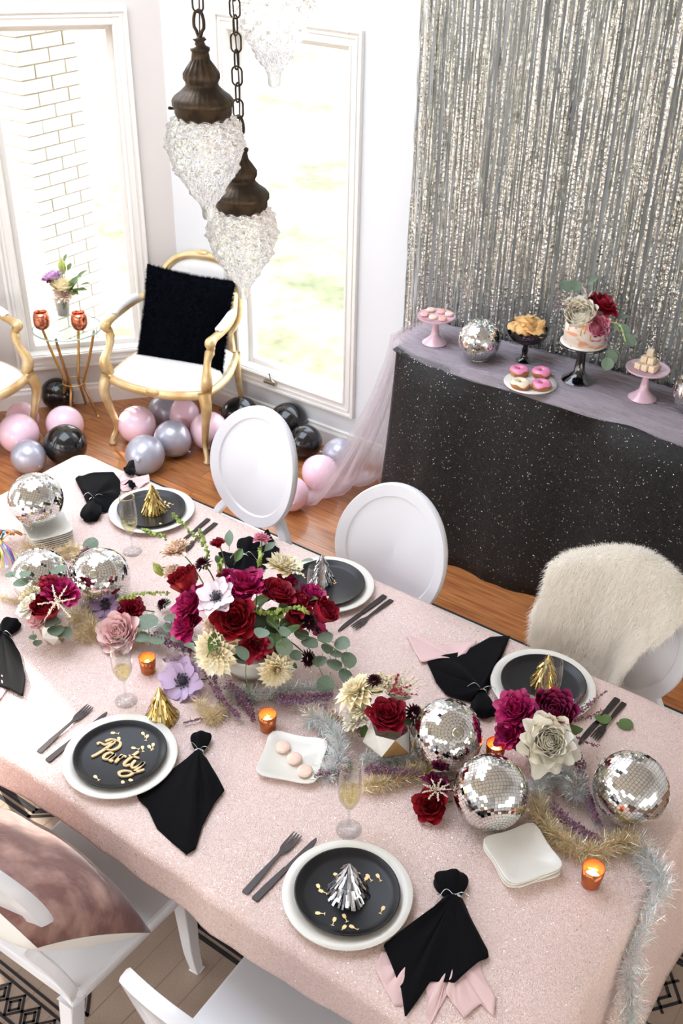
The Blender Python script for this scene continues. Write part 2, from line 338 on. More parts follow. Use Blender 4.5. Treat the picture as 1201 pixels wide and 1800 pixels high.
LW2 = (LY + .1, LY + 2.5, .4, 2.9)  # unseen window, added for more light from the left
wall('wall_left', leftF, 0, LY - FY, [LW, LW2], m_walls)
frontF = Matrix(((1, 0, 0, 0), (0, 1, 0, FY), (0, 0, 1, 0), (0, 0, 0, 1)))
wall('wall_front', frontF, LX, RX, [(-4.3, -2.2, .5, 3.3), (-1.5, 1.8, 2.3, 3.5)], m_wall)
rightF = Matrix(((0, -1, 0, RX), (1, 0, 0, 0), (0, 0, 1, 0), (0, 0, 0, 1)))
wall('wall_right', rightF, FY, WY, [], m_wall)
ADDED_SKYLIGHT = (-4.5, -1.85, .6, 3.6)      # unseen skylight over the window end, added to brighten the room against outdoors
cm = MB(); cm.box(LX - .2, RX + .2, ADDED_SKYLIGHT[3], WY + .2, CH, CH + .1); cm.box(LX - .2, RX + .2, FY - .2, ADDED_SKYLIGHT[2], CH, CH + .1); cm.box(LX - .2, ADDED_SKYLIGHT[0], ADDED_SKYLIGHT[2], ADDED_SKYLIGHT[3], CH, CH + .1); cm.box(ADDED_SKYLIGHT[1], RX + .2, ADDED_SKYLIGHT[2], ADDED_SKYLIGHT[3], CH, CH + .1)
ob('ceiling', cm, m_ceil, smooth=False, kind='structure')
portal(((ADDED_SKYLIGHT[0] + ADDED_SKYLIGHT[1]) / 2, (ADDED_SKYLIGHT[2] + ADDED_SKYLIGHT[3]) / 2, CH + .12), (0, 0, -1), ADDED_SKYLIGHT[1] - ADDED_SKYLIGHT[0], ADDED_SKYLIGHT[3] - ADDED_SKYLIGHT[2])  # daylight portal of the added skylight
fl = ob('floor', MB().box(LX - .1, RX, FY, WY + .02, -.06, -.012), mat('floor underlay', (90, 60, 40), .7), smooth=False, kind='structure')
for l, d, w, h in (((-3.16, 4.05, 1.14), (0, -1, 0), .7, 1.7), (bayM @ Vector((.53, -.05, 1.14)), BN, .6, 1.65), (leftF @ Vector((LY - 1.71, -.05, 1.16)), (1, 0, 0), .82, 1.7),
                   ((-3.25, FY - .1, 1.9), (0, 1, 0), 2.1, 2.8), ((.15, FY - .1, 2.9), (0, 1, 0), 3.3, 1.2), (leftF @ Vector((LY + 1.3, -.05, 1.65)), (1, 0, 0), 2.4, 2.5)): portal(l, d, w, h)
# planks run along X; each its own board
PW = .127; row = 0; y = 2.20
while y < WY:
    x = -4.95 + (row * .53 % 1.1) - .6
    while x < RX:
        ln = rnd.uniform(.9, 1.35); x0 = max(x, LX - .05); x1 = min(x + ln, RX)
        if x1 - x0 > .05 and x1 < 1.6 + ln:
            y1 = min(y + PW, WY); vs = MB().box(0, x1 - x0 - .0016, 0, y1 - y - .0016, -.012, rnd.uniform(-.0006, .0004))
            ob('plank', vs, m_floor, fl, loc=(x0, y, 0), smooth=False)
        x += ln
    y += PW; row += 1
y = .2; 
while y < 2.20:
    for x0 in (-5.0, -3.7): ob('plank', MB().box(0, 1.2984, 0, PW - .0016, -.012, 0), m_floor, fl, loc=(x0, y, 0), smooth=False)
    y += PW
def prof_bar(mb, M, x0, x1, prof):
    """extrude profile [(y,z)] along local x"""
    n = len(prof); v = [M @ Vector((x, y, z)) for x in (x0, x1) for y, z in prof]
    return mb.add(v, [tuple(range(n)), tuple(range(n, 2 * n))[::-1]] + [(i, n + i, n + (i + 1) % n, (i + 1) % n) for i in range(n)])
BP = [(0, 0), (.016, 0), (.016, .085), (.010, .10), (.010, .112), (.004, .118), (0, .118)]
ob('baseboard_back', prof_bar(MB(), backF, CX, RX, BP), m_trim, smooth=False, kind='structure')
ob('baseboard_left', prof_bar(MB(), bayM, 0, BL, BP), m_trim, smooth=False, kind='structure')
ob('baseboard_left', prof_bar(MB(), leftF, 0, LY - FY, BP), m_trim, smooth=False, kind='structure')
def window(name, M, x0, x1, z0, z1, tw=.075, latch=None, sw=.03):
    root = thing(name, (0, 0, 0), None, None); tag(root, kind='structure')
    # casing: stepped profile boxes around the opening, flush with the plaster and proud of it
    def ring(nm, o_, i_, y0, y1, zb=0):
        mb = MB()
        mb.box(x0 - o_, x0 - i_, y0, y1, z0 - o_ - zb, z1 + o_, M); mb.box(x1 + i_, x1 + o_, y0, y1, z0 - o_ - zb, z1 + o_, M)
        mb.box(x0 - i_, x1 + i_, y0, y1, z1 + i_, z1 + o_, M); mb.box(x0 - i_, x1 + i_, y0, y1, z0 - o_ - zb, z0 - i_, M)
        return ob(nm, mb, m_trim, root, smooth=False, bevel=.003)
    ring('window_casing', tw, .0, 0, .014); ring('casing_moulding', tw, tw - .016, .014, .026); ring('casing_bead', tw - .026, tw - .038, .014, .020); ring('casing_lip', .016, .004, .014, .019)
    ring('sash_frame', 0.001, -sw, -.11, -.07)
    ob('window_stool', MB().box(x0 - .02, x1 + .02, -.07, .0, z0 - .02, z0 + .004, M), m_trim, root, smooth=False, bevel=.003)
    ob('pane', MB().box(x0 + sw - .004, x1 - sw + .004, -.093, -.089, z0 + sw - .004, z1 - sw + .004, M), m_glass, root, smooth=False)
    return root
w2 = window('window_2', backF, -3.50, -2.815, WZ0, WZ1)
window('window_1', bayM, .232, .835, WZ0 + .01, WZ1 - .02)
window('window_3', leftF, *LW); window('added_window', leftF, *LW2)
lt = thing('window_crank', atY(478, 672, WY - .02), 'folding metal crank handle on the sill of the right-hand window', 'handle')
ml = mat('satin nickel', (190, 184, 166), .3, .9)
ob('crank_base', MB().box(-.05, .03, -.012, .008, -.012, .004), ml, lt, smooth=False, bevel=.003)
ob('crank_arm', MB().tube([(.03, -.008, .004), (.012, -.012, .014), (-.006, -.014, .05), (.004, -.016, .062)], [.006, .005, .004, .006]), ml, lt)

# ------------------------------------------------------------------ outdoors
def ground_material():
    m = mat('leaf strewn lawn', (150, 150, 110), .95); nt = m.node_tree; b = nt.nodes['Principled BSDF']; N = nt.nodes.new; Lk = nt.links.new
    tcn = N('ShaderNodeTexCoord'); n1 = N('ShaderNodeTexNoise'); n1.inputs['Scale'].default_value = .9; n1.inputs['Detail'].default_value = 6; n1.inputs['Roughness'].default_value = .65
    n2 = N('ShaderNodeTexNoise'); n2.inputs['Scale'].default_value = 9; n2.inputs['Detail'].default_value = 8
    r = N('ShaderNodeValToRGB'); e = r.color_ramp.elements; e[0].position = .38; e[0].color = rgb(96, 104, 76); e[1].position = .62; e[1].color = rgb(168, 148, 132)
    e2 = e.new(.5); e2.color = rgb(140, 134, 112)
    mx = N('ShaderNodeMix'); mx.data_type = 'RGBA'; mx.blend_type = 'MULTIPLY'; mx.inputs['Factor'].default_value = .6; r2 = N('ShaderNodeValToRGB'); r2.color_ramp.elements[0].position = .3; r2.color_ramp.elements[0].color = (.35, .34, .3, 1); r2.color_ramp.elements[1].position = .6
    for n_ in (n1, n2): Lk(tcn.outputs['Object'], n_.inputs['Vector'])
    Lk(n1.outputs[0], r.inputs[0]); Lk(n2.outputs[0], r2.inputs[0]); Lk(r.outputs[0], mx.inputs['A']); Lk(r2.outputs[0], mx.inputs['B']); Lk(mx.outputs['Result'], b.inputs['Base Color']); return m
def gz(x, y):
    d = max(0, math.hypot(x + 3, y - 3) - 8); return -.12 + .05 * d + .15 * noise1(x * .3, 1) * noise1(y * .3, 2)
gm = MB().grid(lambda u, v: (lambda x, y: Vector((x, y, gz(x, y))))(lerp(-60, 45, u), lerp(-45, 60, v)), 70, 70)
ob('lawn', gm, ground_material(), kind='structure')
# brick porch pier: painted bricks in courses, every brick its own part
pc = Vector((-5.0, 4.02, 0))
pier = thing('brick_pillar', pc, 'white painted brick porch pillar outside the left window', 'pillar')
ob('mortar_core', MB().box(-.20, .20, -.20, .20, -.3, 3.2), m_mortar, pier, smooth=False)
BH = .071; z = -.15; c = 0
bm_long = MB().box(-.099, .099, -.012, .0, 0, BH - .009).mesh('brick', False); bm_half = MB().box(-.047, .047, -.012, .0, 0, BH - .009).mesh('brick', False)
while z < 2.6:
    for face in range(4):
        rot = face * PI / 2; odd = (c + face) % 2
        xs = [(-.107, 0), (.103, 0)] if odd else [(-.16, 1), (-.002, 0), (.156, 1)]
        for x_, h_ in xs:
            o = ob('brick', bm_half if h_ else bm_long, m_brick, pier, smooth=False); p = Matrix.Rotation(rot, 3, 'Z') @ Vector((x_ + rnd.uniform(-.002, .002), -.20 + rnd.uniform(-.002, .001), 0))
            o.location = (p.x, p.y, z); o.rotation_euler = (0, 0, rot)
    z += BH; c += 1
# porch roof the pier carries
ob('porch_roof', MB().box(-6.6, -3.9, 3.4, 6.2, 2.75, 2.9), m_trim, smooth=False, kind='structure')
# ------------------------------------------------------------------ rug with woven lines
RUGY1 = 3.16; RUGX0, RUGX1, RUGY0 = -3.55, 1.2, -.2
m_rug = mat('tan woven rug', (152, 132, 116), .95, bump=(420, .8, .002), vary=(3, (172, 152, 136), .35, .7)); m_rugk = mat('charcoal woven yarn', (38, 34, 36), .95, bump=(420, .6, .001)); m_rugw = mat('ivory woven yarn', (214, 208, 200), .95)
m_rugs = mat('brown woven seam', (138, 118, 102), .95)
rug = thing('area_rug', (0, 0, 0), 'tan flatweave rug with charcoal geometric bands under the dining table', 'rug')
ob('woven_ground', MB().box(RUGX0, RUGX1, RUGY0, RUGY1, 0.0005, .006), m_rug, rug, smooth=False)
ed = MB(); ed.box(RUGX0, RUGX1, RUGY1 - .012, RUGY1, .006, .0085); ed.box(RUGX0, RUGX1, RUGY1 - .034, RUGY1 - .022, .006, .0085); ob('edge_binding', ed, m_rugk, rug, smooth=False)
ob('edge_stripe', MB().box(RUGX0, RUGX1, RUGY1 - .022, RUGY1 - .012, .006, .0083), m_rugw, rug, smooth=False)
def ribbon2(mb, pts, w, closed=False, z0=.006, z1=.0074):
    n = len(pts)
    for i in range(n if closed else n - 1):
        a = Vector(pts[i]); b = Vector(pts[(i + 1) % n]); t = (b - a).normalized(); q = Vector((-t.y, t.x)) * w / 2; e = t * w / 2
        mb.prism([tuple(a - q - e), tuple(b - q + e), tuple(b + q + e), tuple(a + q - e)], z0, z1)
pat = MB()
def band(y0, per, half, x0=RUGX0, x1=RUGX1):
    """chain of long hexagons with nested diamonds, the rug's main band"""
    x = x0 + .1
    while x < x1 - per:
        cx = x + per / 2
        for k in (0, .022, .034):
            ribbon2(pat, [(x + per * .30 - 0, y0 + half - k), (x + per * .7, y0 + half - k)], .010 if k else .014)
            ribbon2(pat, [(x + per * .30, y0 - half + k), (x + per * .7, y0 - half + k)], .010 if k else .014)
            for s in (-1, 1):
                for q in (-1, 1): ribbon2(pat, [(cx + s * per * .2, y0 + q * (half - k)), (cx + s * (per * .5 - k * .6), y0 + q * .05 * (1 - k * 10)), (cx + s * (per * .5 - k), y0)], .010)
        for s in (-1, 1):
            d = .075; ex = cx + s * per * .5
            for r_ in (1, .62, .25): ribbon2(pat, [(ex - d * r_, y0), (ex, y0 + d * r_ * 1.3), (ex + d * r_, y0), (ex, y0 - d * r_ * 1.3)], .009, True)
        for r_ in (.5, .3): ribbon2(pat, [(cx - .16 * r_, y0), (cx, y0 + .2 * r_), (cx + .16 * r_, y0), (cx, y0 - .2 * r_)], .009, True)
        ribbon2(pat, [(cx - .05, y0 - .06), (cx + .05, y0 + .06)], .008); ribbon2(pat, [(cx - .05, y0 + .06), (cx + .05, y0 - .06)], .008)
        x += per
band(1.53, .46, .16); band(.66, .40, .13); band(2.75, .46, .13); band(2.02, .46, .15, -.62, 1.1)
for yb in (.84, .50): 
    for k in (0, .02): ribbon2(pat, [(RUGX0 + .05, yb + k), (RUGX1 - .05, yb + k)], .009)
x = RUGX0 + .1
while x < RUGX1 - .1:
    for r_ in (1, .55): ribbon2(pat, [(x - .03 * r_, .90), (x, .90 + .036 * r_), (x + .03 * r_, .90), (x, .90 - .036 * r_)], .007, True)
    x += .062
for k in (0, .02): ribbon2(pat, [(RUGX0 + .05, .945 + k), (RUGX1 - .05, .945 + k)], .008)
x = RUGX0 + .2
while x < RUGX1 - .3:                       # triangles between the bands
    for k in (0, .03, .055): ribbon2(pat, [(x + k, 1.0 + k * .4), (x + .13, 1.15 - k), (x + .26 - k, 1.0 + k * .4)], .009, True)
    for k in (0, .03): ribbon2(pat, [(x + k, .30 + k * .4), (x + .13, .45 - k), (x + .26 - k, .30 + k * .4)], .009, True)
    x += .52
ob('charcoal_pattern', pat, m_rugk, rug, smooth=False, kind='stuff')
sm = MB(); x = RUGX0 + .09
while x < RUGX1:
    sm.box(x, x + .0025, RUGY0, RUGY1 - .04, .006, .0064); x += .088
ob('weave_seams', sm, m_rugs, rug, smooth=False, kind='stuff')

# ------------------------------------------------------------------ dining table + sequin cloth
TX0, TX1, TY0, TY1 = -2.84, -.32, 1.11, 2.30
dt = thing('dining_table', (0, 0, 0), 'long dining table hidden under the pale pink sequin cloth', 'table')
ob('table_top', MB().box(TX0 + .01, TX1 - .01, TY0 + .01, TY1 - .01, .715, .745), m_white, dt, smooth=False)
for x in (TX0 + .1, TX1 - .1):
    for y in (TY0 + .1, TY1 - .1): ob('leg', MB().box(x - .03, x + .03, y - .03, y + .03, .0075, .715), m_white, dt, smooth=False)
def drape(x0, x1, y0, y1, zt, drops, rc, seg=.03, flare=.25, fold=.012, hem=None, seed=0, per=9.0, rf=.012):
    """cloth: flat top plus skirt. rings from the top edge outwards; drops = fn(corner/side angle, s)->length"""
    pts = []
    def addseg(a, b):
        n = max(1, int((Vector(b) - Vector(a)).length / seg))
        for i in range(n): pts.append(Vector(a).lerp(Vector(b), i / n))
    cs = [((x1 - rc, y0 + rc), -90), ((x1 - rc, y1 - rc), 0), ((x0 + rc, y1 - rc), 90), ((x0 + rc, y0 + rc), 180)]
    nr = []
    P = []
    for i, (c, a0) in enumerate(cs):
        for k in range(9):
            a = R(a0 + 90 * k / 8); P.append((Vector((c[0] + rc * math.cos(a), c[1] + rc * math.sin(a))), Vector((math.cos(a), math.sin(a)))))
        c2, a2 = cs[(i + 1) % 4]; a = R(a0 + 90); s = Vector((c[0] + rc * math.cos(a), c[1] + rc * math.sin(a))); e = Vector((c2[0] + rc * math.cos(a), c2[1] + rc * math.sin(a)))
        n = int((e - s).length / seg); nv = Vector((math.cos(a), math.sin(a)))
        for k in range(1, n): P.append((s.lerp(e, k / n), nv))
    m = len(P); V = []; Fc = []; arc = 0; arcs = []
    for i in range(m): arcs.append(arc); arc += (P[(i + 1) % m][0] - P[i][0]).length
    rows = 14
    # top rings inward
    cx, cy = (x0 + x1) / 2, (y0 + y1) / 2
    tops = 12
    for r_ in range(tops):
        t = r_ / (tops - 1) * .985
        for i in range(m):
            p, nv = P[i]
            q = Vector((lerp(cx, p.x, t if t > 0 else 0), lerp(cy, p.y, t)))
            if t >= .98: q = p - nv * .006
            V.append((q.x, q.y, zt))
    for r_ in range(rows):
        t = (r_ + 1) / rows
        for i in range(m):
            p, nv = P[i]; L = drops(p, nv)
            f = noise1(arcs[i] * per, seed) * .6 + noise1(arcs[i] * per * 2.3, seed + 1) * .3 + noise1(arcs[i] * per * .35 + 3, seed + 5) * .6
            cor = min(1, (abs(nv.x * nv.y)) * 2)
            out = rf * min(1, t * 8) + flare * L * t * (1 + cor * .6) + fold * f * (t ** .7) * (1 + cor * 1.5) + fold * .6 * f
            z = zt - .003 - max(0, t * L - 0.0)
            if r_ == 0: z = zt - .010
            V.append((p.x + nv.x * out, p.y + nv.y * out, z))
    tot = tops + rows
    for r_ in range(tot - 1):
        for i in range(m):
            j = (i + 1) % m; Fc.append((r_ * m + i, r_ * m + j, (r_ + 1) * m + j, (r_ + 1) * m + i)[::-1])
    V.append((cx, cy, zt)); 
    for i in range(m): Fc.append((len(V) - 1, i, (i + 1) % m))
    mb = MB(); mb.v = V; mb.f = Fc; return mb
def dlen(p, nv):
    base = (.105 if nv.y < -.3 else .235) + .012 * noise1((p.x + p.y) * 2, 9)
    return base + (.34 if nv.x > .3 else 0) * min(1, nv.x) + .06 * abs(nv.x * nv.y) * 2
dcl = ob('sequin_tablecloth', drape(TX0, TX1, TY0, TY1, T - .001, dlen, .05, flare=.12, fold=.010, seed=4, per=6), m_seqp, label='pale pink sequin tablecloth covering the long dining table', cat='tablecloth', solid=.002)

# ------------------------------------------------------------------ dessert table, black cloth, tulle
BX0, BX1, BY0, BY1 = -2.25, -.55, 3.53, 3.90
bt = thing('dessert_table', (0, 0, 0), 'narrow side table hidden under the black sequin cloth', 'table')
ob('table_top', MB().box(BX0 + .06, BX1 - .06, BY0 + .06, BY1 - .04, TD - .04, TD - .012), m_white, bt, smooth=False)
for x in (BX0 + .06, BX1 - .06):
    for y in (BY0 + .06, BY1 - .06): ob('leg', MB().box(x - .02, x + .02, y - .02, y + .02, 0, TD - .04), m_white, bt, smooth=False)
def bl(p, nv): return TD - .008 if nv.y < .5 else .12
ob('black_sequin_cloth', drape(BX0, BX1, BY0, BY1, TD - .003, bl, .03, flare=.11, fold=.045, seed=21, per=4.5, rf=.008, seg=.02), m_seqb, label='black sequin cloth falling to the floor from the dessert table', cat='tablecloth', kind=None, solid=.002)
hemp = MB(); pts = [Vector((BX0 - .05 + i * .03, BY0 - .115 + .02 * noise1(i * .5, 3), .014 + .008 * noise1(i * .9, 8))) for i in range(56)]
def tulle_top(u, v, k):
    x = lerp(BX0 - .03, BX1, u); fr = BY0 - .012 + .10 * math.exp(-u * 14) - .006 * k + .018 * noise1(x * 6, 30 + k)
    y = lerp(fr, BY1 - .005, v)
    w = .007 * noise1(y * 75 + 5 * noise1(x * 3, 5 + k) + k, 12 + k) + .003 * noise1(x * 9 + y * 30, 6 + k) + .002 * noise1(x * 40 + y * 60, 7 + k)
    z = TD + .006 + .005 * k + w
    if v < .08: z = min(z, TD + .004) - (.08 - v) * .15 * (1 + noise1(x * 7, 4))
    return Vector((x, y, z))
tul = thing('tulle_runner', (0, 0, 0), 'crumpled lilac tulle laid along the dessert table top', 'fabric')
for k in (0, 1, 2): ob('tulle_layer', MB().grid(lambda u, v: tulle_top(u, v, k), 150, 70), m_tulle, tul)
def tulle_side(u, v, k):
    # hangs off the left end of the dessert table and pools on the floor
    z = lerp(TD + .004, .012, v); sp = lerp(.10, .34, v ** 1.5)
    y = lerp(BY1 - .02, BY1 - .02 - sp - .12, u); f = noise1(u * 9 + k * 3 + .6 * v, 40 + k)
    x = BX0 - .05 - .16 * v ** 1.2 - .03 * f * (.3 + v) - (.16 * u * v ** 2) - .015 * k
    if v > .93: x -= (v - .93) * 1.6; z = .012 + .01 * abs(f)
    return Vector((x, y, z))
tus = thing('tulle_drape', (0, 0, 0), 'sheer pale pink tulle hanging to the floor at the left end of the dessert table', 'fabric')
for k in (0, 1, 2): ob('tulle_layer', MB().grid(lambda u, v: tulle_side(u, v, k), 44, 40), m_tullew, tus)

# ------------------------------------------------------------------ foil fringe curtain
def fringe():
    rs = np.random.RandomState(11); n = 560; S = 70; V = []; Fc = []; base = 0
    z1, z0 = 2.72, .06
    for i in range(n):
        x = -2.44 + 2.05 * (i + rs.uniform(-.9, .9)) / n + .012 * math.sin(i * .7); y = WY - .045 - abs(rs.normal()) * .012 - (.01 if i % 3 else 0)
        w = rs.uniform(.0022, .0042); zz = np.linspace(z1, z0, S)
        drift = np.cumsum(rs.normal(size=S)) * .0006 + (rs.uniform(-.015, .015)) * np.linspace(0, 1, S)
        tw = np.cumsum(rs.normal(size=S)) * .24 + rs.uniform(0, 6)
        dy = rs.normal(size=S) * .0012
        cx, sy = np.cos(tw) * w, np.sin(tw) * w
        a = np.stack([x + drift - cx, y + dy - sy, zz], 1); b = np.stack([x + drift + cx, y + dy + sy, zz], 1)
        V.append(np.stack([a, b], 1).reshape(-1, 3)); k = base + 2 * np.arange(S - 1)
        Fc.append(np.stack([k, k + 1, k + 3, k + 2], 1)); base += 2 * S
    return npmesh('foil_fringe_curtain', np.concatenate(V), np.concatenate(Fc))
fc = thing('foil_fringe_curtain', (0, 0, 0), 'silver foil fringe curtain hanging on the wall behind the dessert table', 'curtain')
ob('foil_strands', fringe(), m_foil, fc, kind='stuff')
ob('header_band', MB().box(-2.46, -.37, WY - .06, WY - .001, 2.70, 2.76), m_silfoil, fc, smooth=False)

# ------------------------------------------------------------------ disco balls
def ball_tiles(nrow=34):
    mb = MB(); rs = random.Random(3); r = 1.0
    for i in range(nrow):
        la = -PI / 2 + PI * (i + .5) / nrow; c = math.cos(la); n = max(4, int(round(2 * nrow * c))); off = rs.random()
        for j in range(n):
            lo = 2 * PI * (j + off) / n; nv = Vector((c * math.cos(lo), c * math.sin(lo), math.sin(la)))
            e1 = Vector((-math.sin(lo), math.cos(lo), 0)); e2 = nv.cross(e1)
            jn = (nv + e1 * rs.gauss(0, .018) + e2 * rs.gauss(0, .018)).normalized(); a = (e1 - jn * e1.dot(jn)).normalized(); b = jn.cross(a)
            ha = PI * c / n * .93 if c * PI / n * .93 < .05 else .05; hb = PI / 2 / nrow * .93; p = nv * 1.0
            q = [p + a * s * ha * 1.0 + b * t * hb for s, t in ((-1, -1), (1, -1), (1, 1), (-1, 1))]
            top = [v + jn * .012 for v in q]; low = [v - jn * .004 for v in q]
            mb.add(low + top, [(4, 5, 6, 7), (0, 1, 5, 4), (1, 2, 6, 5), (2, 3, 7, 6), (3, 0, 4, 7)])
    return mb.mesh('mirror_tiles', False)
me_tiles = ball_tiles()
me_core = MB().sphere((0, 0, 0), .992, 48).mesh('ball_core', True)
db = thing('disco_ball', (0, 0, 0), 'x', 'disco ball'); tl = ob('mirror_tiles', me_tiles, m_mirror, db, kind='stuff'); cr_ = ob('ball_core', me_core, m_grout, db)
rg = MB(); rg.lathe([(.16, 1.0), (.16, 1.03), (.1, 1.035), (0, 1.035)], 20); rg.tube([Vector((.075 * math.cos(a), 0, 1.10 + .08 * math.sin(a))) for a in [2 * PI * k / 16 for k in range(16)]], .012, 6, closed=True)
ob('hanging_ring', rg, ml, db)
first = [db]
def disco(px, py, w, zb, lab, grp, rot):
    r = .09
    for _ in range(12): p = at(px, py, zb + r); r = wpx(w, p) / 2 * .975
    o = first.pop() if first else None
    s = r / 1.012
    if o is None: o = clone(db, p, lab, grp, rot=rot, scale=s)
    else: o.location = p; o.rotation_euler = rot; o.scale = (s,) * 3; o['label'] = lab; o['group'] = grp
    return p, r
GD = 'mirror balls on the dining table'
disco(785, 1292, 131, T, 'mirror ball between the red rose pot and the black and pink napkin', GD, (.6, .5, .3))
disco(863, 1392, 136, T, 'mirror ball just above the stack of square white plates', GD, (-.9, .9, 1.3))
disco(1110, 1386, 136, T, 'mirror ball nearest the right edge of the dining table', GD, (-.7, 1.1, 2.3))
disco(70, 1012, 102, T, 'mirror ball behind the small white pot of magenta flowers at the far left', GD, (.5, -.5, .9))
disco(177, 1014, 107, T, 'mirror ball beside the mauve flower, right of its twin at the left end', GD, (-.8, .3, 4.0))
disco(63, 878, 98, T + .052, 'mirror ball resting on a stack of square plates at the far left corner', GD, (2.45, .1, .5))
disco(843, 598, 77, TD + .012, 'mirror ball on the dessert table between the macaron stand and black compote', 'mirror balls on the dessert table', (1.9, .8, .5))
disco(1221, 690, 78, TD + .012, 'mirror ball cut off by the right edge on the dessert table', 'mirror balls on the dessert table', (.9, .8, 2.5))

# ------------------------------------------------------------------ balloons
def balloon_mesh(r):
    pr = [(0, -1.22 * r), (.035, -1.2 * r + 0)]
    prof = [(.0, 0)]
    mb = MB(); P = []
    for k in range(19):
        a = PI * k / 18; x = math.sin(a); z = -math.cos(a)
        if z < 0: x *= 1 - .10 * (-z) ** 2; z *= 1.10
        P.append((max(1e-4, x * r), z * r))
    mb.lathe(P, 28, cap=False); return mb
BM = {'pink': mat('pink latex', (248, 212, 226), .22, sss=.2, coat=.3), 'black': mat('black latex', (14, 15, 18), .16, coat=.4), 'silver': mat('pearl grey latex', (182, 182, 196), .3, .35, coat=.3)}
CW = {'pink': 'pink balloon', 'black': 'black balloon', 'silver': 'silver grey balloon'}
me_bal = balloon_mesh(1).mesh('skin', True)
me_knot = MB().lathe([(.02, -1.09), (.05, -1.13), (.03, -1.16), (.09, -1.22), (.10, -1.24), (.0, -1.21)], 12, cap=False).mesh('knot', True)
BAL = [('silver', 50, 803, 63, 'lower left on the floor, beside the largest black one'), ('black', 116, 782, 76, 'at the table corner, left of the gold chair'), ('pink', 33, 762, 74, 'under the left edge gold chair, above the silver one'),
       ('pink', 40, 735, 60, 'furthest back under the gold chair at the left edge'), ('pink', 114, 746, 68, 'below the glass side table legs, behind the black one'), ('black', 100, 692, 58, 'against the wall behind the glass side table legs'),
       ('silver', 255, 799, 72, 'in front of the gold armchair with its knot towards us'), ('silver', 303, 771, 67, 'under the gold armchair, right of another silver one'), ('pink', 241, 746, 68, 'under the gold armchair by its left front leg'),
       ('pink', 368, 757, 70, 'behind the right front leg of the gold armchair'), ('black', 424, 729, 67, 'below the window between armchair and white chair'), ('black', 507, 741, 70, 'below the window crank, touching the baseboard'),
       ('black', 537, 776, 62, 'right of the white chair back, above the pink balloon'), ('pink', 563, 831, 66, 'right of the first oval white chair back'), ('pink', 512, 868, 64, 'half hidden behind the lower edge of the first oval chair back'),
       ('silver', 598, 798, 60, 'behind the pale tulle by the window corner'), ('black', 400, 786, 62, 'half hidden left of the first oval white chair back'), ('black', 404, 834, 62, 'behind the lower left of the first oval chair back'),
       ('silver', 290, 722, 60, 'at the back under the gold armchair seat'), ('pink', 322, 728, 58, 'deep under the gold armchair between two silver ones')]
for i, (c, px, py, w, lb) in enumerate(BAL):
    r = .09
    for _ in range(12): p = at(px, py, r * .98 + .001); r = wpx(w, p) / 2 * .97
    b = thing('balloon', p, CW[c] + ' ' + lb, 'balloon', 'balloons on the floor')
    # knot points sideways or towards the viewer
    d = (CAM - p).normalized() if i == 6 else Vector((rnd.uniform(-1, 1), rnd.uniform(-1, .2), rnd.uniform(-.35, .2))).normalized()
    if i == 6: d = Vector((.45, -.8, .25))
    q = facing(-d); b.rotation_mode = 'QUATERNION'; b.rotation_quaternion = q; b.scale = (r,) * 3
    for me, nm in ((me_bal, 'skin'), (me_knot, 'knot')):
        o = ob(nm, me.copy(), BM[c], b)
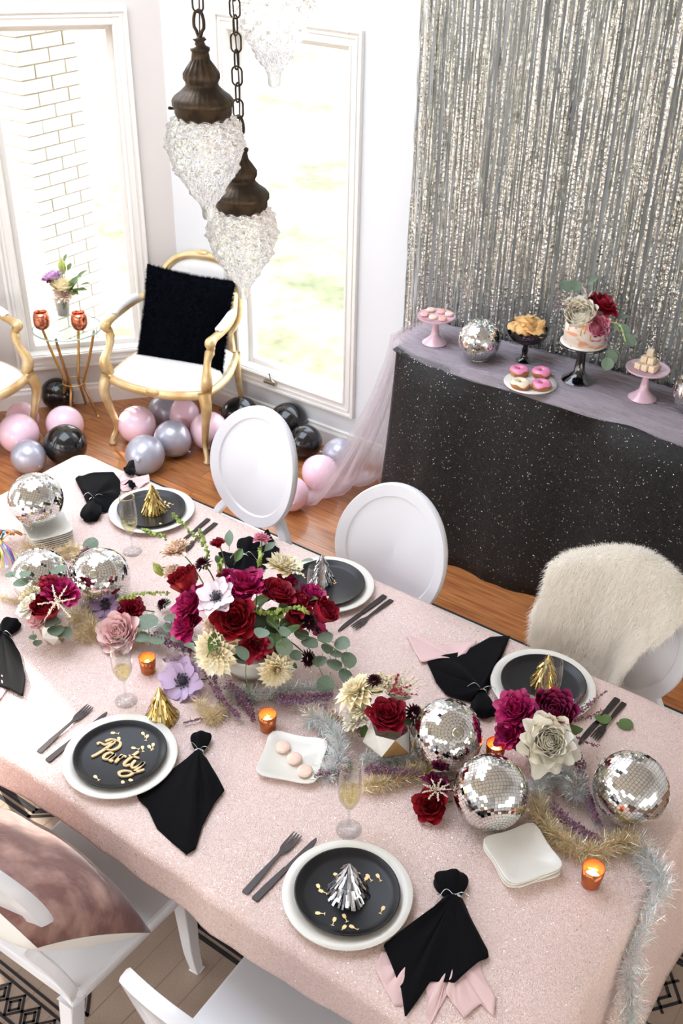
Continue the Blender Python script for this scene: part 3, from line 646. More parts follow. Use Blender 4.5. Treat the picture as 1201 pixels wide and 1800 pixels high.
# ------------------------------------------------------------------ white oval-back chairs
# local frame: seat faces -Y, chair centre under the seat at the origin
def make_chair(label):
    t = thing('dining_chair', (0, 0, 0), label, 'chair', 'oval-back white chairs round the dining table')
    st = [(-.205, -.20), (-.17, -.225), (.17, -.225), (.205, -.20), (.19, .18), (.165, .205), (-.165, .205), (-.19, .18)]
    ob('seat', MB().prism([(x * 1.08, y) for x, y in st], .425, .458), m_white, t, smooth=False, bevel=.010)
    ob('seat_apron', MB().prism([(x * .98, y * .94) for x, y in st], .385, .425), m_white, t, smooth=False, bevel=.004)
    for s in (-1, 1):
        def leg(pts, rs): return MB().tube(spline(pts, 5), rs, 4)
        fp = spline([(s * .185, -.195, .40), (s * .187, -.20, .26), (s * .181, -.212, .12), (s * .172, -.235, .0005)], 5)
        ob('leg', MB().tube(fp, [lerp(.032, .020, k / (len(fp) - 1)) for k in range(len(fp))], 4), m_white, t, smooth=False, bevel=.003)
        rp = spline([(s * .165, .185, .40), (s * .168, .21, .25), (s * .172, .25, .12), (s * .178, .30, .0005)], 5)
        ob('leg', MB().tube(rp, [lerp(.032, .020, k / (len(rp) - 1)) for k in range(len(rp))], 4), m_white, t, smooth=False, bevel=.003)
        bp = spline([(s * .175, .19, .43), (s * .188, .205, .49), (s * .168, .22, .55), (s * .125, .238, .605), (s * .115, .245, .64)], 5)
        ob('back_support', MB().tube(bp, [.019] * len(bp), 4, flat=1.3), m_white, t, smooth=False, bevel=.004)
    # oval back, leaning
    Mb = Matrix.Translation((0, .268, .775)) @ Matrix.Rotation(R(-13), 4, 'X')
    def disc(mb, rx, rz, y0, y1, n=56):
        return mb
    rx, rz = .205, .232
    mb = MB(); prof = [(1.0, -.010), (1.0, .012), (.985, .018), (.80, .018), (.785, .011), (.0, .011)]
    def oval(u, v):
        a = 2 * PI * u; k = v * (len(prof) * 2 - 1)
        return None
    full = [(.0, -.007), (.80, -.007), (.82, -.014), (.985, -.016), (1.0, -.009), (1.0, .009), (.985, .016), (.82, .014), (.80, .007), (.0, .007)]
    n = 64; vs = []; fs = []; kk = len(full)
    for j in range(n):
        a = 2 * PI * j / n
        for r, y in full: vs.append(Mb @ Vector((r * rx * math.cos(a), y + .035 * (r * math.cos(a)) ** 2 * -1 + .0, r * rz * math.sin(a))))
    for j in range(n):
        for i in range(kk - 1): fs.append((j * kk + i, ((j + 1) % n) * kk + i, ((j + 1) % n) * kk + i + 1, j * kk + i + 1))
    ob('backrest', MB().add(vs, fs), m_white, t, auto=35)
    return t
ch = make_chair('white oval-back chair facing the table, first from the window with balloons around it')
def seat_at(px, py, rz):
    p = at(px, py, .782); v = Matrix.Rotation(R(rz), 3, 'Z') @ Vector((0, .268, 0)); return (p.x - v.x, p.y - v.y, .0085)
ch.location = seat_at(455, 822, -3); ch.rotation_euler = (0, 0, R(-3))
c2 = clone(ch, seat_at(694, 968, 3), 'white oval-back chair in the middle of the far side, in front of the black cloth', rz=R(3))
c3 = clone(ch, seat_at(1108, 1106, -6), 'white oval-back chair draped with an ivory sheepskin at the right', rz=R(-6))
c4 = clone(ch, (-1.545, 1.045, .0075), 'white oval-back chair at the near side holding the velvet pillow', rz=R(182))
c5 = clone(ch, (-.87, 1.05, .0075), 'empty white oval-back chair at the bottom edge, left of the black and pink napkin', rz=R(180))
c6 = clone(ch, (-2.33, 1.22, .0075), 'white oval-back chair on the near side whose front leg shows at the left edge', rz=R(180))

# ------------------------------------------------------------------ fur helper
def fur(name, pts, nrm, n_per, L, w, m, parent, seed=1, grav=.35, wild=.5, seg=3):
    """strands as thin tapering ribbons grown from surface samples (arrays pts, nrm)"""
    rs = np.random.RandomState(seed); P = np.repeat(pts, n_per, 0); N = np.repeat(nrm, n_per, 0); n = len(P)
    Ln = L * rs.uniform(.6, 1.15, (n, 1)); D = N + rs.normal(size=(n, 3)) * wild * .6; D /= np.linalg.norm(D, axis=1)[:, None]
    side = np.cross(D, rs.normal(size=(n, 3))); side /= np.linalg.norm(side, axis=1)[:, None]
    V = []; 
    for k in range(seg):
        t = k / (seg - 1) if k < seg - 1 else 1
        c = P + D * Ln * t + np.array([[0, 0, -1.]]) * Ln * grav * t * t; ww = w * (1 - t * .85)
        V += [c - side * ww, c + side * ww]
    V = np.stack(V, 1).reshape(-1, 3); b = np.arange(n)[:, None] * 2 * seg; Fc = []
    for k in range(seg - 1): Fc.append(b + np.array([[2 * k, 2 * k + 1, 2 * k + 3, 2 * k + 2]]))
    return ob(name, npmesh(name, V, np.concatenate(Fc)), m, parent, kind='stuff')
def samples(mb, n, seed=2, jit=True):
    """random surface samples of an MB (quads): positions and normals"""
    V = np.array([tuple(v) for v in mb.v]); F = np.array([f if len(f) == 4 else (f[0], f[1], f[2], f[2]) for f in mb.f if len(f) in (3, 4)])
    A, B, C_, D = V[F[:, 0]], V[F[:, 1]], V[F[:, 2]], V[F[:, 3]]; nn = np.cross(C_ - A, D - B); ar = np.linalg.norm(nn, axis=1) + 1e-12
    rs = np.random.RandomState(seed); idx = rs.choice(len(F), n, p=ar / ar.sum()); u = rs.rand(n, 1); v = rs.rand(n, 1)
    P = (A[idx] * (1 - u) + B[idx] * u) * (1 - v) + (D[idx] * (1 - u) + C_[idx] * u) * v
    return P, nn[idx] / ar[idx][:, None]

# sheepskin on the third chair: hangs over the back, down the front of it and onto the seat
m_sheep = hair_material('ivory sheepskin', (255, 252, 246), .55)
SK = c3
def skin_path(v):
    # centre line in chair coordinates (y, z) with v from behind the back to the front edge of the seat
    k = [(.335, .80), (.345, .96), (.315, 1.022), (.275, 1.00), (.235, .86), (.205, .70), (.17, .56), (.10, .492), (-.08, .482), (-.22, .478), (-.262, .42)]
    x = v * (len(k) - 1); i = min(int(x), len(k) - 2); f = x - i
    return lerp(k[i][0], k[i + 1][0], f), lerp(k[i][1], k[i + 1][1], f)
KL = [.12, .19, .25, .275, .27, .25, .25, .26, .26, .22, .14]; KR = [.05, .14, .20, .17, .09, .06, .065, .09, .13, .13, .08]
def skin_w(v, ks):
    x = v * 10; i = min(int(x), 9); f = x - i; f = f * f * (3 - 2 * f); return lerp(ks[i], ks[i + 1], f)
def skin(u, v):
    y, z = skin_path(v); s = (u - .5) * 2; w = (skin_w(v, KL) if s < 0 else skin_w(v, KR)) * (1 + .10 * noise1(v * 13 + (3 if s > 0 else 0), 9) + .05 * noise1(v * 31 + (7 if s > 0 else 0), 19))
    x = s * w - .012; droop = max(0, abs(s) - .6)
    if v < .55: y += -.05 * s * s * (1 if z > .6 else .3); z -= .10 * s * s * (1 if v > .15 else .5) * (1 - min(1, max(0, (v - .35) * 3)))
    if v >= .55: z -= droop * droop * .12
    return Vector((x, y + .004 * noise1(u * 9, 5), z + .006 * noise1(u * 7 + v * 9, 6)))
skb = MB().grid(skin, 30, 46)
shp = thing('sheepskin', tuple(SK.location), 'ivory sheepskin throw draped over the right-hand chair back', 'sheepskin', rz=SK.rotation_euler.z)
ob('hide', skb, m_sheep, shp, solid=.006)
P_, N_ = samples(skb, 22000); 
N_ = np.where(((N_[:, 1] > 0) & (N_[:, 2] < .5))[:, None] & (P_[:, 1] < .32)[:, None], -N_, N_); N_ = np.where((N_[:, 2] < 0)[:, None] & (P_[:, 1] < .33)[:, None], -N_, N_)
fur('wool', P_, N_, 6, .030, .0008, m_sheep, shp, wild=.75, grav=.45)

# ------------------------------------------------------------------ pillows
def pillow_mb(w, h, d, n=26, pinch=.06):
    def f(u, v, s):
        x, y = (u - .5) * 2, (v - .5) * 2
        e = (max(0, 1 - abs(x) ** 2.6) * max(0, 1 - abs(y) ** 2.6)) ** .5
        px = x * w / 2 * (1 - pinch * (1 - abs(x)) * 0 - pinch * (1 - (y * y)) * abs(x) ** 3); py = y * h / 2 * (1 - pinch * (1 - x * x) * abs(y) ** 3)
        return Vector((px, py, s * (d / 2 * e + .0004) + .006 * noise1(x * 3 + y * 2.3, 7) * e))
    a = MB().grid(lambda u, v: f(u, v, 1), n, n); b = MB().grid(lambda u, v: f(u, v, -1), n, n); return a, b
# velvet pillow leaning in the near chair
vp = thing('velvet_pillow', (0, 0, 0), 'dusty rose velvet pillow with a white back leaning on the near left chair', 'pillow')
a, b = pillow_mb(.58, .41, .19)
ob('velvet_front', a, m_velvet, vp); ob('cotton_back', b, mat('white cotton', (232, 230, 224), .85), vp)
vp.location = (-1.587, .925, .64); vp.rotation_euler = (R(-43), 0, R(-2))

# ------------------------------------------------------------------ gilded armchairs; local frame faces -Y
def make_arm(label):
    t = thing('gilded_armchair', (0, 0, 0), label, 'armchair', 'gilded french armchairs by the windows')
    rw = .285; fy = -.27; by = .24; sh = .415
    def ser(x): return fy - .035 * math.cos(x / rw * PI / 2) + .012 * math.cos(x / rw * PI * 1.5)
    # rails
    front = [(x, ser(x), sh - .035 - .014 * math.cos(x / rw * PI)) for x in [lerp(-rw, rw, k / 16) for k in range(17)]]
    ob('front_rail', MB().tube(front, .021, 8, flat=1.3), m_gold, t); ob('carved_crest', MB().sphere((0, ser(0) - .016, sh - .036), .03, 10, (1.5, .45, .7)), m_gold, t)
    for s in (-1, 1):
        ob('side_rail', MB().tube(spline([(s * rw, fy, sh - .03), (s * (rw + .012), -.02, sh - .03), (s * .235, by, sh - .02)], 6), .02, 8, flat=1.3), m_gold, t)
        lg = spline([(s * (rw + .0), fy - .005, sh + .0), (s * (rw + .022), fy - .028, sh - .08), (s * (rw + .008), fy - .018, .24), (s * (rw - .014), fy + .004, .10), (s * (rw + .006), fy - .022, .03), (s * (rw + .006), fy - .026, .0005)], 5)
        rr = [lerp(.036, .015, min(1, k / 16)) for k in range(len(lg))]; rr[-6:] = [.015, .016, .018, .021, .021, .016]
        ob('leg', MB().tube(lg, rr, 10), m_gold, t)
        lg = spline([(s * .235, by, sh), (s * .24, by + .01, .22), (s * .25, by + .06, .0005)], 6); ob('leg', MB().tube(lg, [lerp(.024, .015, k / (len(lg) - 1)) for k in range(len(lg))], 8), m_gold, t)
        ap = spline([(s * (rw + .002), fy + .02, sh - .02), (s * (rw + .018), fy + .005, sh + .07), (s * (rw + .004), fy + .05, sh + .15), (s * (rw + .016), fy + .075, sh + .215), (s * (rw + .022), fy + .05, sh + .245), (s * (rw + .024), fy + .085, sh + .262),
                     (s * (rw + .028), -.05, sh + .27), (s * (rw + .012), .08, sh + .285), (s * .255, .19, sh + .30), (s * .225, .265, sh + .33)], 5)
        rr = [.026 + .006 * math.sin(k * .5) if k < 14 else .022 for k in range(len(ap))]; rr[20:26] = [.027, .03, .031, .03, .027, .024]
        ob('arm', MB().tube(ap, rr, 9), m_gold, t)
        ob('arm_pad', MB().tube(spline([(s * (rw + .026), -.13, sh + .285), (s * (rw + .028), -.05, sh + .298), (s * (rw + .016), .05, sh + .304), (s * (rw + .002), .11, sh + .30)], 5), [.010] + [.025] * 14 + [.010], 10, flat=.8), m_cream, t)
    def cush(u, v):
        x = (u - .5) * 2; y = (v - .5) * 2; e = (max(0, 1 - x ** 4) * max(0, 1 - y ** 4)) ** .5
        wx = lerp(rw + .012, .232, v) + .02 * math.sin(PI * v); yy = lerp(ser(x * rw) - .006, by + .02, v)
        return Vector((x * wx, yy, sh - .028 + .085 * e))
    ob('seat_cushion', MB().grid(cush, 26, 26), m_cream, t)
    # oval upholstered back in a gilt frame
    Mb = Matrix.Translation((0, by + .07, sh + .27)) @ Matrix.Rotation(R(-13), 4, 'X'); rx, rz = .245, .225
    ovp = []
    for k in range(56):
        a = 2 * PI * k / 56; c, s = math.cos(a), math.sin(a); q = 2.5
        r = (abs(c) ** q + abs(s) ** q) ** (-1 / q); ovp.append(Mb @ Vector((rx * r * c, -.03 * (r * c) ** 2, rz * r * s)))
    ob('back_frame', MB().tube(ovp, [.022 + .005 * math.exp(-((k - 14) / 3) ** 2) for k in range(56)], 8, closed=True), m_gold, t)
    mb = MB()
    for s in (1, -1): mb.grid(lambda u, v: Mb @ Vector((rx * .97 * v * math.cos(2 * PI * u) * (abs(math.cos(2 * PI * u)) ** 2.5 + abs(math.sin(2 * PI * u)) ** 2.5) ** (-.4), -s * .028 * (1 - v ** 4) - .02 * (v * math.cos(2 * PI * u)) ** 2, rz * .97 * v * math.sin(2 * PI * u) * (abs(math.cos(2 * PI * u)) ** 2.5 + abs(math.sin(2 * PI * u)) ** 2.5) ** (-.4))), 48, 8, True)
    ob('back_upholstery', mb, m_cream, t)
    cf = MB(); cf.sphere(Mb @ Vector((0, -.012, rz + .012)), .028, 10, (1.6, .6, .7)); ob('carved_finial', cf, m_gold, t)
    for s in (-1, 1): ob('back_post', MB().tube([(s * .215, by, sh), Mb @ Vector((s * .19, 0, -.18))], .018, 8), m_gold, t)
    return t
A1 = make_arm('gilded armchair with white seat holding the black fur pillow'); p = (at(198, 782, 0) + at(362, 816, 0)) / 2
d = at(362, 816, 0) - at(198, 782, 0); a1 = math.atan2(d.y, d.x)
A1.location = p + Vector((-math.sin(a1), math.cos(a1), 0)) * .29; A1.rotation_euler = (0, 0, a1); A1.scale = (.95, .95, .96)
A2 = clone(A1, (0, 0, 0), 'gilded armchair cut off by the left edge of the picture')
p = at(80, 775, 0); A2.rotation_euler = (0, 0, R(88)); A2.location = (p.x - .29, p.y - .29, 0)
# black fur pillow
bp_ = thing('fur_pillow', (0, 0, 0), 'square black faux fur pillow propped on the gilded armchair', 'pillow')
a, b = pillow_mb(.485, .50, .16, 22)
ob('cover', MB().add(a.v, a.f).add(b.v, [f[::-1] for f in b.f]), m_blackfur, bp_)
ab = MB().add(a.v, [f[::1] for f in a.f]).add(b.v, [f[::-1] for f in b.f]); P_, N_ = samples(ab, 12000)
N_ = np.where((N_[:, 2] * P_[:, 2] < 0)[:, None], -N_, N_)
fur('fur_pile', P_, N_, 5, .017, .0006, m_blackfur, bp_, seed=4, grav=.3, wild=.7)
bp_.location = A1.matrix_world.translation; 
off = Matrix.Rotation(a1, 4, 'Z') @ Vector((.035, .03, .625)); bp_.location = Vector(A1.location) + off; bp_.rotation_euler = (R(72), R(4), a1 + R(4))

# ------------------------------------------------------------------ glass side table with copper cups and flowers
SZ = .52; sc_ = at(118, 575, SZ); srad = .178
sd = thing('side_table', (sc_.x, sc_.y, 0), 'round glass side table on hourglass brass legs between the armchairs', 'side table')
ob('glass_top', MB().lathe([(0, SZ - .008), (srad, SZ - .008), (srad + .002, SZ - .004), (srad, SZ), (0, SZ)], 48), mat('green edge glass', (225, 245, 240), 0, trans=1, ior=1.45), sd, auto=40)
for k in range(4):
    a = R(k * 90 + 25); c, s = math.cos(a), math.sin(a)
    lg = spline([(c * .15, s * .15, SZ - .009), (c * .10, s * .10, .34), (c * .055, s * .055, .20), (c * .075, s * .075, .12), (c * .115, s * .115, .0005)], 6)
    ob('leg', MB().tube(lg, .0075, 8), m_brass, sd)
ob('glass_rim', MB().tube([((srad + .001) * math.cos(2 * PI * k / 48), (srad + .001) * math.sin(2 * PI * k / 48), SZ - .004) for k in range(48)], .004, 6, closed=True), mat('green glass edge', (190, 222, 214), .1, alpha=.7), sd)
ob('waist_ring', MB().tube([(.062 * math.cos(2 * PI * k / 24), .062 * math.sin(2 * PI * k / 24), .20) for k in range(24)], .004, 6, closed=True), m_brass, sd)
def cup(px, py, lab):
    p = at(px, py, SZ + .0005); o = ob('copper_cup', MB().lathe([(0, .002), (.018, .001), (.030, .010), (.036, .030), (.035, .055), (.029, .078), (.0275, .078), (.033, .054), (.034, .03), (.028, .012), (.0, .006)], 36, cap=False), m_copper, loc=p, label=lab, cat='cup', group='copper cups on the side table'); o.scale = (1.22, 1.22, 1.22); return o
cup(75, 578, 'round copper stemless cup, left one on the glass side table'); cup(141, 579, 'round copper stemless cup, right one on the glass side table')

# ------------------------------------------------------------------ pendants
def globe_mb():
    prof = [(.050, 0), (.066, -.012), (.078, -.032), (.082, -.055), (.080, -.078), (.070, -.108), (.055, -.135), (.038, -.162), (.022, -.185), (.015, -.20), (.012, -.222), (.0, -.228)]
    P = spline([(r, 0, z) for r, z in prof], 7); n = 120; kk = len(P); V = []; Fc = []
    for j in range(n):
        a = 2 * PI * j / n
        for i, p in enumerate(P):
            h = abs(((j / 10 + i * .14) % 1) - .5) + abs(((j / 10 - i * .14) % 1) - .5); st = 1 if 2 < i < 62 else .2
            f = (.010 * (h - .5) + .006 * abs(((j / 5) % 1) - .5) * (1 if (i // 7) % 2 else -1)) * st * min(1, p.x / .05)
            V.append(((p.x + f) * math.cos(a), (p.x + f) * math.sin(a), p.z))
    for j in range(n):
        for i in range(kk - 1): Fc.append((j * kk + i, j * kk + i + 1, ((j + 1) % n) * kk + i + 1, ((j + 1) % n) * kk + i))
    mb = MB(); mb.v = V; mb.f = Fc; return mb
me_globe = globe_mb().mesh('globe', False)
def glass_cut():
    m = bpy.data.materials.new('pressed cut glass'); m.use_nodes = True; nt = m.node_tree; nt.nodes.clear(); N = nt.nodes.new
    o = N('ShaderNodeOutputMaterial'); g = N('ShaderNodeBsdfGlass'); g.inputs['IOR'].default_value = 1.35; g.inputs['Roughness'].default_value = .02; t = N('ShaderNodeBsdfTransparent'); d = N('ShaderNodeBsdfTranslucent'); gl = N('ShaderNodeBsdfGlossy'); gl.inputs['Roughness'].default_value = .05
    d.inputs[0].default_value = (.9, .9, .88, 1); m1 = N('ShaderNodeMixShader'); m2 = N('ShaderNodeMixShader'); m1.inputs[0].default_value = .22; m2.inputs[0].default_value = .2
    nt.links.new(g.outputs[0], m1.inputs[1]); nt.links.new(t.outputs[0], m1.inputs[2]); nt.links.new(m1.outputs[0], m2.inputs[1]); nt.links.new(d.outputs[0], m2.inputs[2]); nt.links.new(m2.outputs[0], o.inputs[0]); return m
m_cut = glass_cut()
capn = 96
def cap_mb():
    prof = [(.052, -.012), (.060, .0), (.060, .012), (.0645, .017), (.064, .026), (.058, .034), (.044, .044), (.034, .054), (.0335, .060), (.037, .068), (.037, .078), (.028, .092), (.019, .104), (.0165, .118), (.020, .122), (.020, .127), (.012, .131), (.009, .138), (.014, .142), (.010, .147), (0, .147)]
    V = []; Fc = []; kk = len(prof)
    for j in range(capn):
        a = 2 * PI * j / capn
        for i, (r, z) in enumerate(prof):
            fl = 1 + (.035 * math.cos(16 * a) if 9 <= i <= 13 else (.012 * math.cos(32 * a) if 4 <= i <= 7 else 0)); zz = z + (.007 * abs(math.sin(6 * a)) - .004 if i == 0 else 0)
            V.append((r * fl * math.cos(a), r * fl * math.sin(a), zz))
    for j in range(capn):
        for i in range(kk - 1): Fc.append((j * kk + i, ((j + 1) % capn) * kk + i, ((j + 1) % capn) * kk + i + 1, j * kk + i + 1))
    mb = MB(); mb.v = V; mb.f = Fc; return mb
def link_mb(l=.040, w=.0115, r=.0021):
    P = []
    for k in range(24):
        a = 2 * PI * k / 24; P.append(Vector((w * math.cos(a) * (1 if abs(math.sin(a)) < .9 else 1), 0, (l / 2 - w) * (1 if math.sin(a) >= 0 else -1) + w * math.sin(a))))
    return MB().tube(P, r, 6, closed=True)
me_link = link_mb().mesh('chain_link', True)
def pendant(px, py, w, Y, lab, sc=None):
    """px,py,w: widest point of the globe"""
    p = atY(px, py, Y); s = wpx(w, p) / .164
    t = thing('pendant_lamp', (p.x, p.y, p.z + .055 * s), lab, 'pendant lamp', 'pressed glass pendants over the table'); t.scale = (s,) * 3
    ob('glass_globe', me_globe, m_cut, t, kind=None); ob('bronze_cap', cap_mb(), m_bronze, t)
    ob('thumb_screw', MB().tube([(-.055, -.02, .004), (-.069, -.026, .004)], [.0022, .0032], 8).sphere((-.071, -.0265, .004), .0036, 8), m_bronze, t)
    lp = [Vector((.0125 * math.sin(a) * (1.1 if 1 < a < 5.3 else .7), 0, .172 - .025 * math.cos(a))) for a in [2 * PI * k / 20 for k in range(20)]]
    ob('hanging_loop', MB().tube(lp, .0034, 7, closed=True), m_bronze, t)
    z = .212; k = 0
    while (p.z + .055 * s) + z * s < CH - .02 * s:
        ob('chain_link', me_link, m_bronze, t, loc=(0, 0, z), rot=(0, 0, R(20 + 90 * (k % 2)))); z += .0335; k += 1
    ob('lamp_cord', MB().tube([(0, 0, .14)] + [(.004 * math.sin(q), .004 * math.cos(q), .2 + q * .06) for q in range(int((CH - p.z - .1) / s / .06) - 1)], .0014, 6), mat('brown cord', (60, 44, 34), .6), t)
    ob('ceiling_hook', MB().lathe([(.03, 0), (.03, .01), (.0, .012)], 16), m_bronze, t, loc=(0, 0, (CH - .012 * s - (p.z + .055 * s)) / s))
    return t
pendant(360, 246, 136, 1.66, 'pressed glass pendant with bronze cap, left and nearest of three')
pendant(426, 402, 124, 1.80, 'pressed glass pendant hanging lowest, right of the gilded armchair')
pendant(480, 0, 140, 1.92, 'pressed glass pendant hanging highest, its cap above the top edge')
# ------------------------------------------------------------------ place settings
def wobble(seed, a_): return lambda a: 1 + a_ * math.sin(2 * a + seed) + a_ * .7 * math.sin(3 * a + seed * 2)
RC, RB = .1465, .118
def charger(px, py, lab, seed, dx=0):
    p = at(px, py, T + .01)
    c = ob('charger_plate', MB().lathe([(0, .0015), (.088, .0005), (.094, .002), (.125, .011), (RC, .017), (RC + .0015, .019), (RC - .001, .021), (.125, .0155), (.098, .007), (.092, .0055), (0, .0055)], 72, cap=False, wob=wobble(seed, .006)), m_ceramicw, loc=(p.x, p.y, T), label='large white charger plate ' + lab, cat='plate', group='white charger plates'); c['kind2'] = 0; del c['kind2']
    b = ob('dinner_plate', MB().lathe([(0, .0005), (.070, .0), (.085, .003), (.108, .009), (RB, .019), (RB + .0005, .0215), (RB - .003, .021), (.107, .0125), (.094, .0085), (0, .0075)], 72, cap=False, wob=wobble(seed + 2, .012)), m_ceramicb, loc=(p.x, p.y, T + .0062), label='matt black plate ' + lab, cat='plate', group='black plates on the chargers')
    return Vector((p.x, p.y, T + .0062 + .008))
PL = {}
for k, px, py, lab in (('party', 212, 1331, 'under the wooden party lettering'), ('near', 611, 1573, 'under the silver foil cone nearest the camera'), ('far', 267, 899, 'at the far left corner under a gold fringed cone'),
                       ('mid', 576, 1030, 'on the far side beside the middle white chair'), ('right', 954, 1206, 'in front of the sheepskin chair')):
    PL[k] = charger(px, py, lab, len(k) + px)

# party hats: a card cone covered in rows of foil fringe
def hat(p, r, h, m, name, lab, squash=1.0, seed=1):
    t = thing(name, p, lab, 'party hat'); rs = random.Random(seed)
    ob('cone', MB().lathe([(r * .92, 0), (.0005, h * .98)], 40, cap=False), m, t); mb = MB(); rows = 8
    for i in range(rows):
        z1 = h * (1 - i / rows * .92) ; n = int(10 + 26 * (i + 1) / rows)
        for j in range(n):
            a = 2 * PI * (j + rs.random()) / n; L = h * rs.uniform(.16, .30); za = z1 * .99; zb = max(.001, za - L); 
            def rr(z): return r * (1 - z / h)
            w = .0022 * rs.uniform(.7, 1.5); o = rs.uniform(.001, .008); pts = []
            for z, q in ((za, .0006), ((za + zb) / 2, .0012 + o * .4), (zb, .0012 + o)):
                rad = rr(z) + q
                for s in (-1, 1): aa = a + s * w / max(rad, .006); pts.append((rad * math.cos(aa), rad * math.sin(aa), z))
            mb.add(pts, [(0, 1, 3, 2), (2, 3, 5, 4)])
    ob('foil_fringe', mb, m, t, smooth=False, kind='stuff'); return t
hat(PL['far'] + Vector((.004, .006, 0)), .040, .105, m_goldfoil, 'party_hat', 'gold fringed party cone on the black plate at the far left corner', seed=2)
hat(PL['mid'] + Vector((-.03, .01, 0)), .036, .10, m_silfoil, 'party_hat', 'silver party cone on the black plate behind the big centrepiece', seed=3)
hat(PL['right'] + Vector((.0, .012, 0)), .038, .105, m_goldfoil, 'party_hat', 'gold fringed party cone on the black plate by the sheepskin chair', seed=4)
hat(PL['near'] + Vector((.0, .004, 0)), .043, .10, m_silfoil, 'party_hat', 'silver fringed party cone on the nearest black plate', seed=5)
p = at(285, 1262, T); hat((p.x, p.y, T + .0005), .042, .112, m_goldfoil, 'party_hat', 'gold fringed party cone standing on the cloth beside the lavender anemone', seed=6)

DIRS = ['right', 'lower right', 'lower edge', 'lower left', 'left', 'upper left', 'upper edge', 'upper right']
def place_names(pts, c):
    """words for where each pixel point lies round the centre c; ties get inner / outer"""
    out = [None] * len(pts); G_ = {}
    for i, p in enumerate(pts):
        dx, dy = p[0] - c[0], (p[1] - c[1]) * 1.25; G_.setdefault(int(round(math.atan2(dy, dx) / (PI / 4))) % 8, []).append((math.hypot(dx, dy), i))
    for k, l in G_.items():
        l.sort(); w = [''] if len(l) == 1 else ['inner ', 'outer '] if len(l) == 2 else ['innermost ', 'middle ', 'outermost '] if len(l) == 3 else ['innermost ', 'second from middle ', 'third from middle '] + ['outermost '] * 9
        for (d, i), q in zip(l, w): out[i] = q + DIRS[k]
    return out
# champagne-glass confetti
def conf_mb():
    o = [(-.0035, 0), (.0035, 0), (.0035, .001), (.0007, .0018), (.0007, .0085), (.0034, .012), (.0036, .0165), (.0024, .020), (-.0024, .020), (-.0036, .0165), (-.0034, .012), (-.0007, .0085), (-.0007, .0018), (-.0035, .001)]
    mb = MB(); n = len(o); mb.add([(x * 1.15, (y - .01) * 1.1, z) for z in (0, .0006) for x, y in o], [tuple(range(n, 2 * n))] + [(i, (i + 1) % n, n + (i + 1) % n, n + i) for i in range(n)]); return mb
me_conf = conf_mb().mesh('confetti', False); m_conf = mat('gold confetti', (244, 208, 150), .35, .3)
def confetti(lst, z, lab):
    cx_ = (sum(l[0] for l in lst) / len(lst), sum(l[1] for l in lst) / len(lst)); nm_ = place_names(lst, cx_)
    for i, (px, py, a) in enumerate(lst):
        p = at(px, py, z); ob('confetti', me_conf, m_conf, loc=(p.x, p.y, z + .0006 + .0002 * (i % 3)), rot=(0, 0, R(a)), smooth=False, label='gold champagne-glass confetti, ' + nm_[i] + ' of ' + lab.split('confetti on ')[1], cat='confetti', group=lab)
confetti([(202, 1289, 120), (210, 1301, 60), (253, 1292, 70), (258, 1297, 30), (238, 1316, 110), (251, 1317, 50), (264, 1315, 70), (269, 1312, 40), (170, 1368, 80), (217, 1378, 60), (233, 1373, 100)], PL['party'].z, 'small gold champagne-glass confetti on the plate with the lettering')
confetti([(594, 1539, 100), (629, 1541, 20), (642, 1547, 0), (649, 1543, 70), (666, 1543, 60), (561, 1561, 60), (568, 1568, 100), (672, 1600, 10), (563, 1606, 120), (587, 1620, 20), (607, 1614, 60), (603, 1633, 0), (622, 1631, 95)], PL['near'].z, 'small gold champagne-glass confetti on the plate with the silver cone')
confetti([(290, 884, 40), (296, 890, 70), (292, 896, 60), (284, 922, 80), (267, 927, 110), (300, 886, 100)], PL['far'].z, 'small gold champagne-glass confetti on the far left black plate')
confetti([(534, 1013, 60), (584, 1024, 80), (575, 1052, 20), (588, 1022, 60)], PL['mid'].z, 'small gold champagne-glass confetti on the middle far black plate')

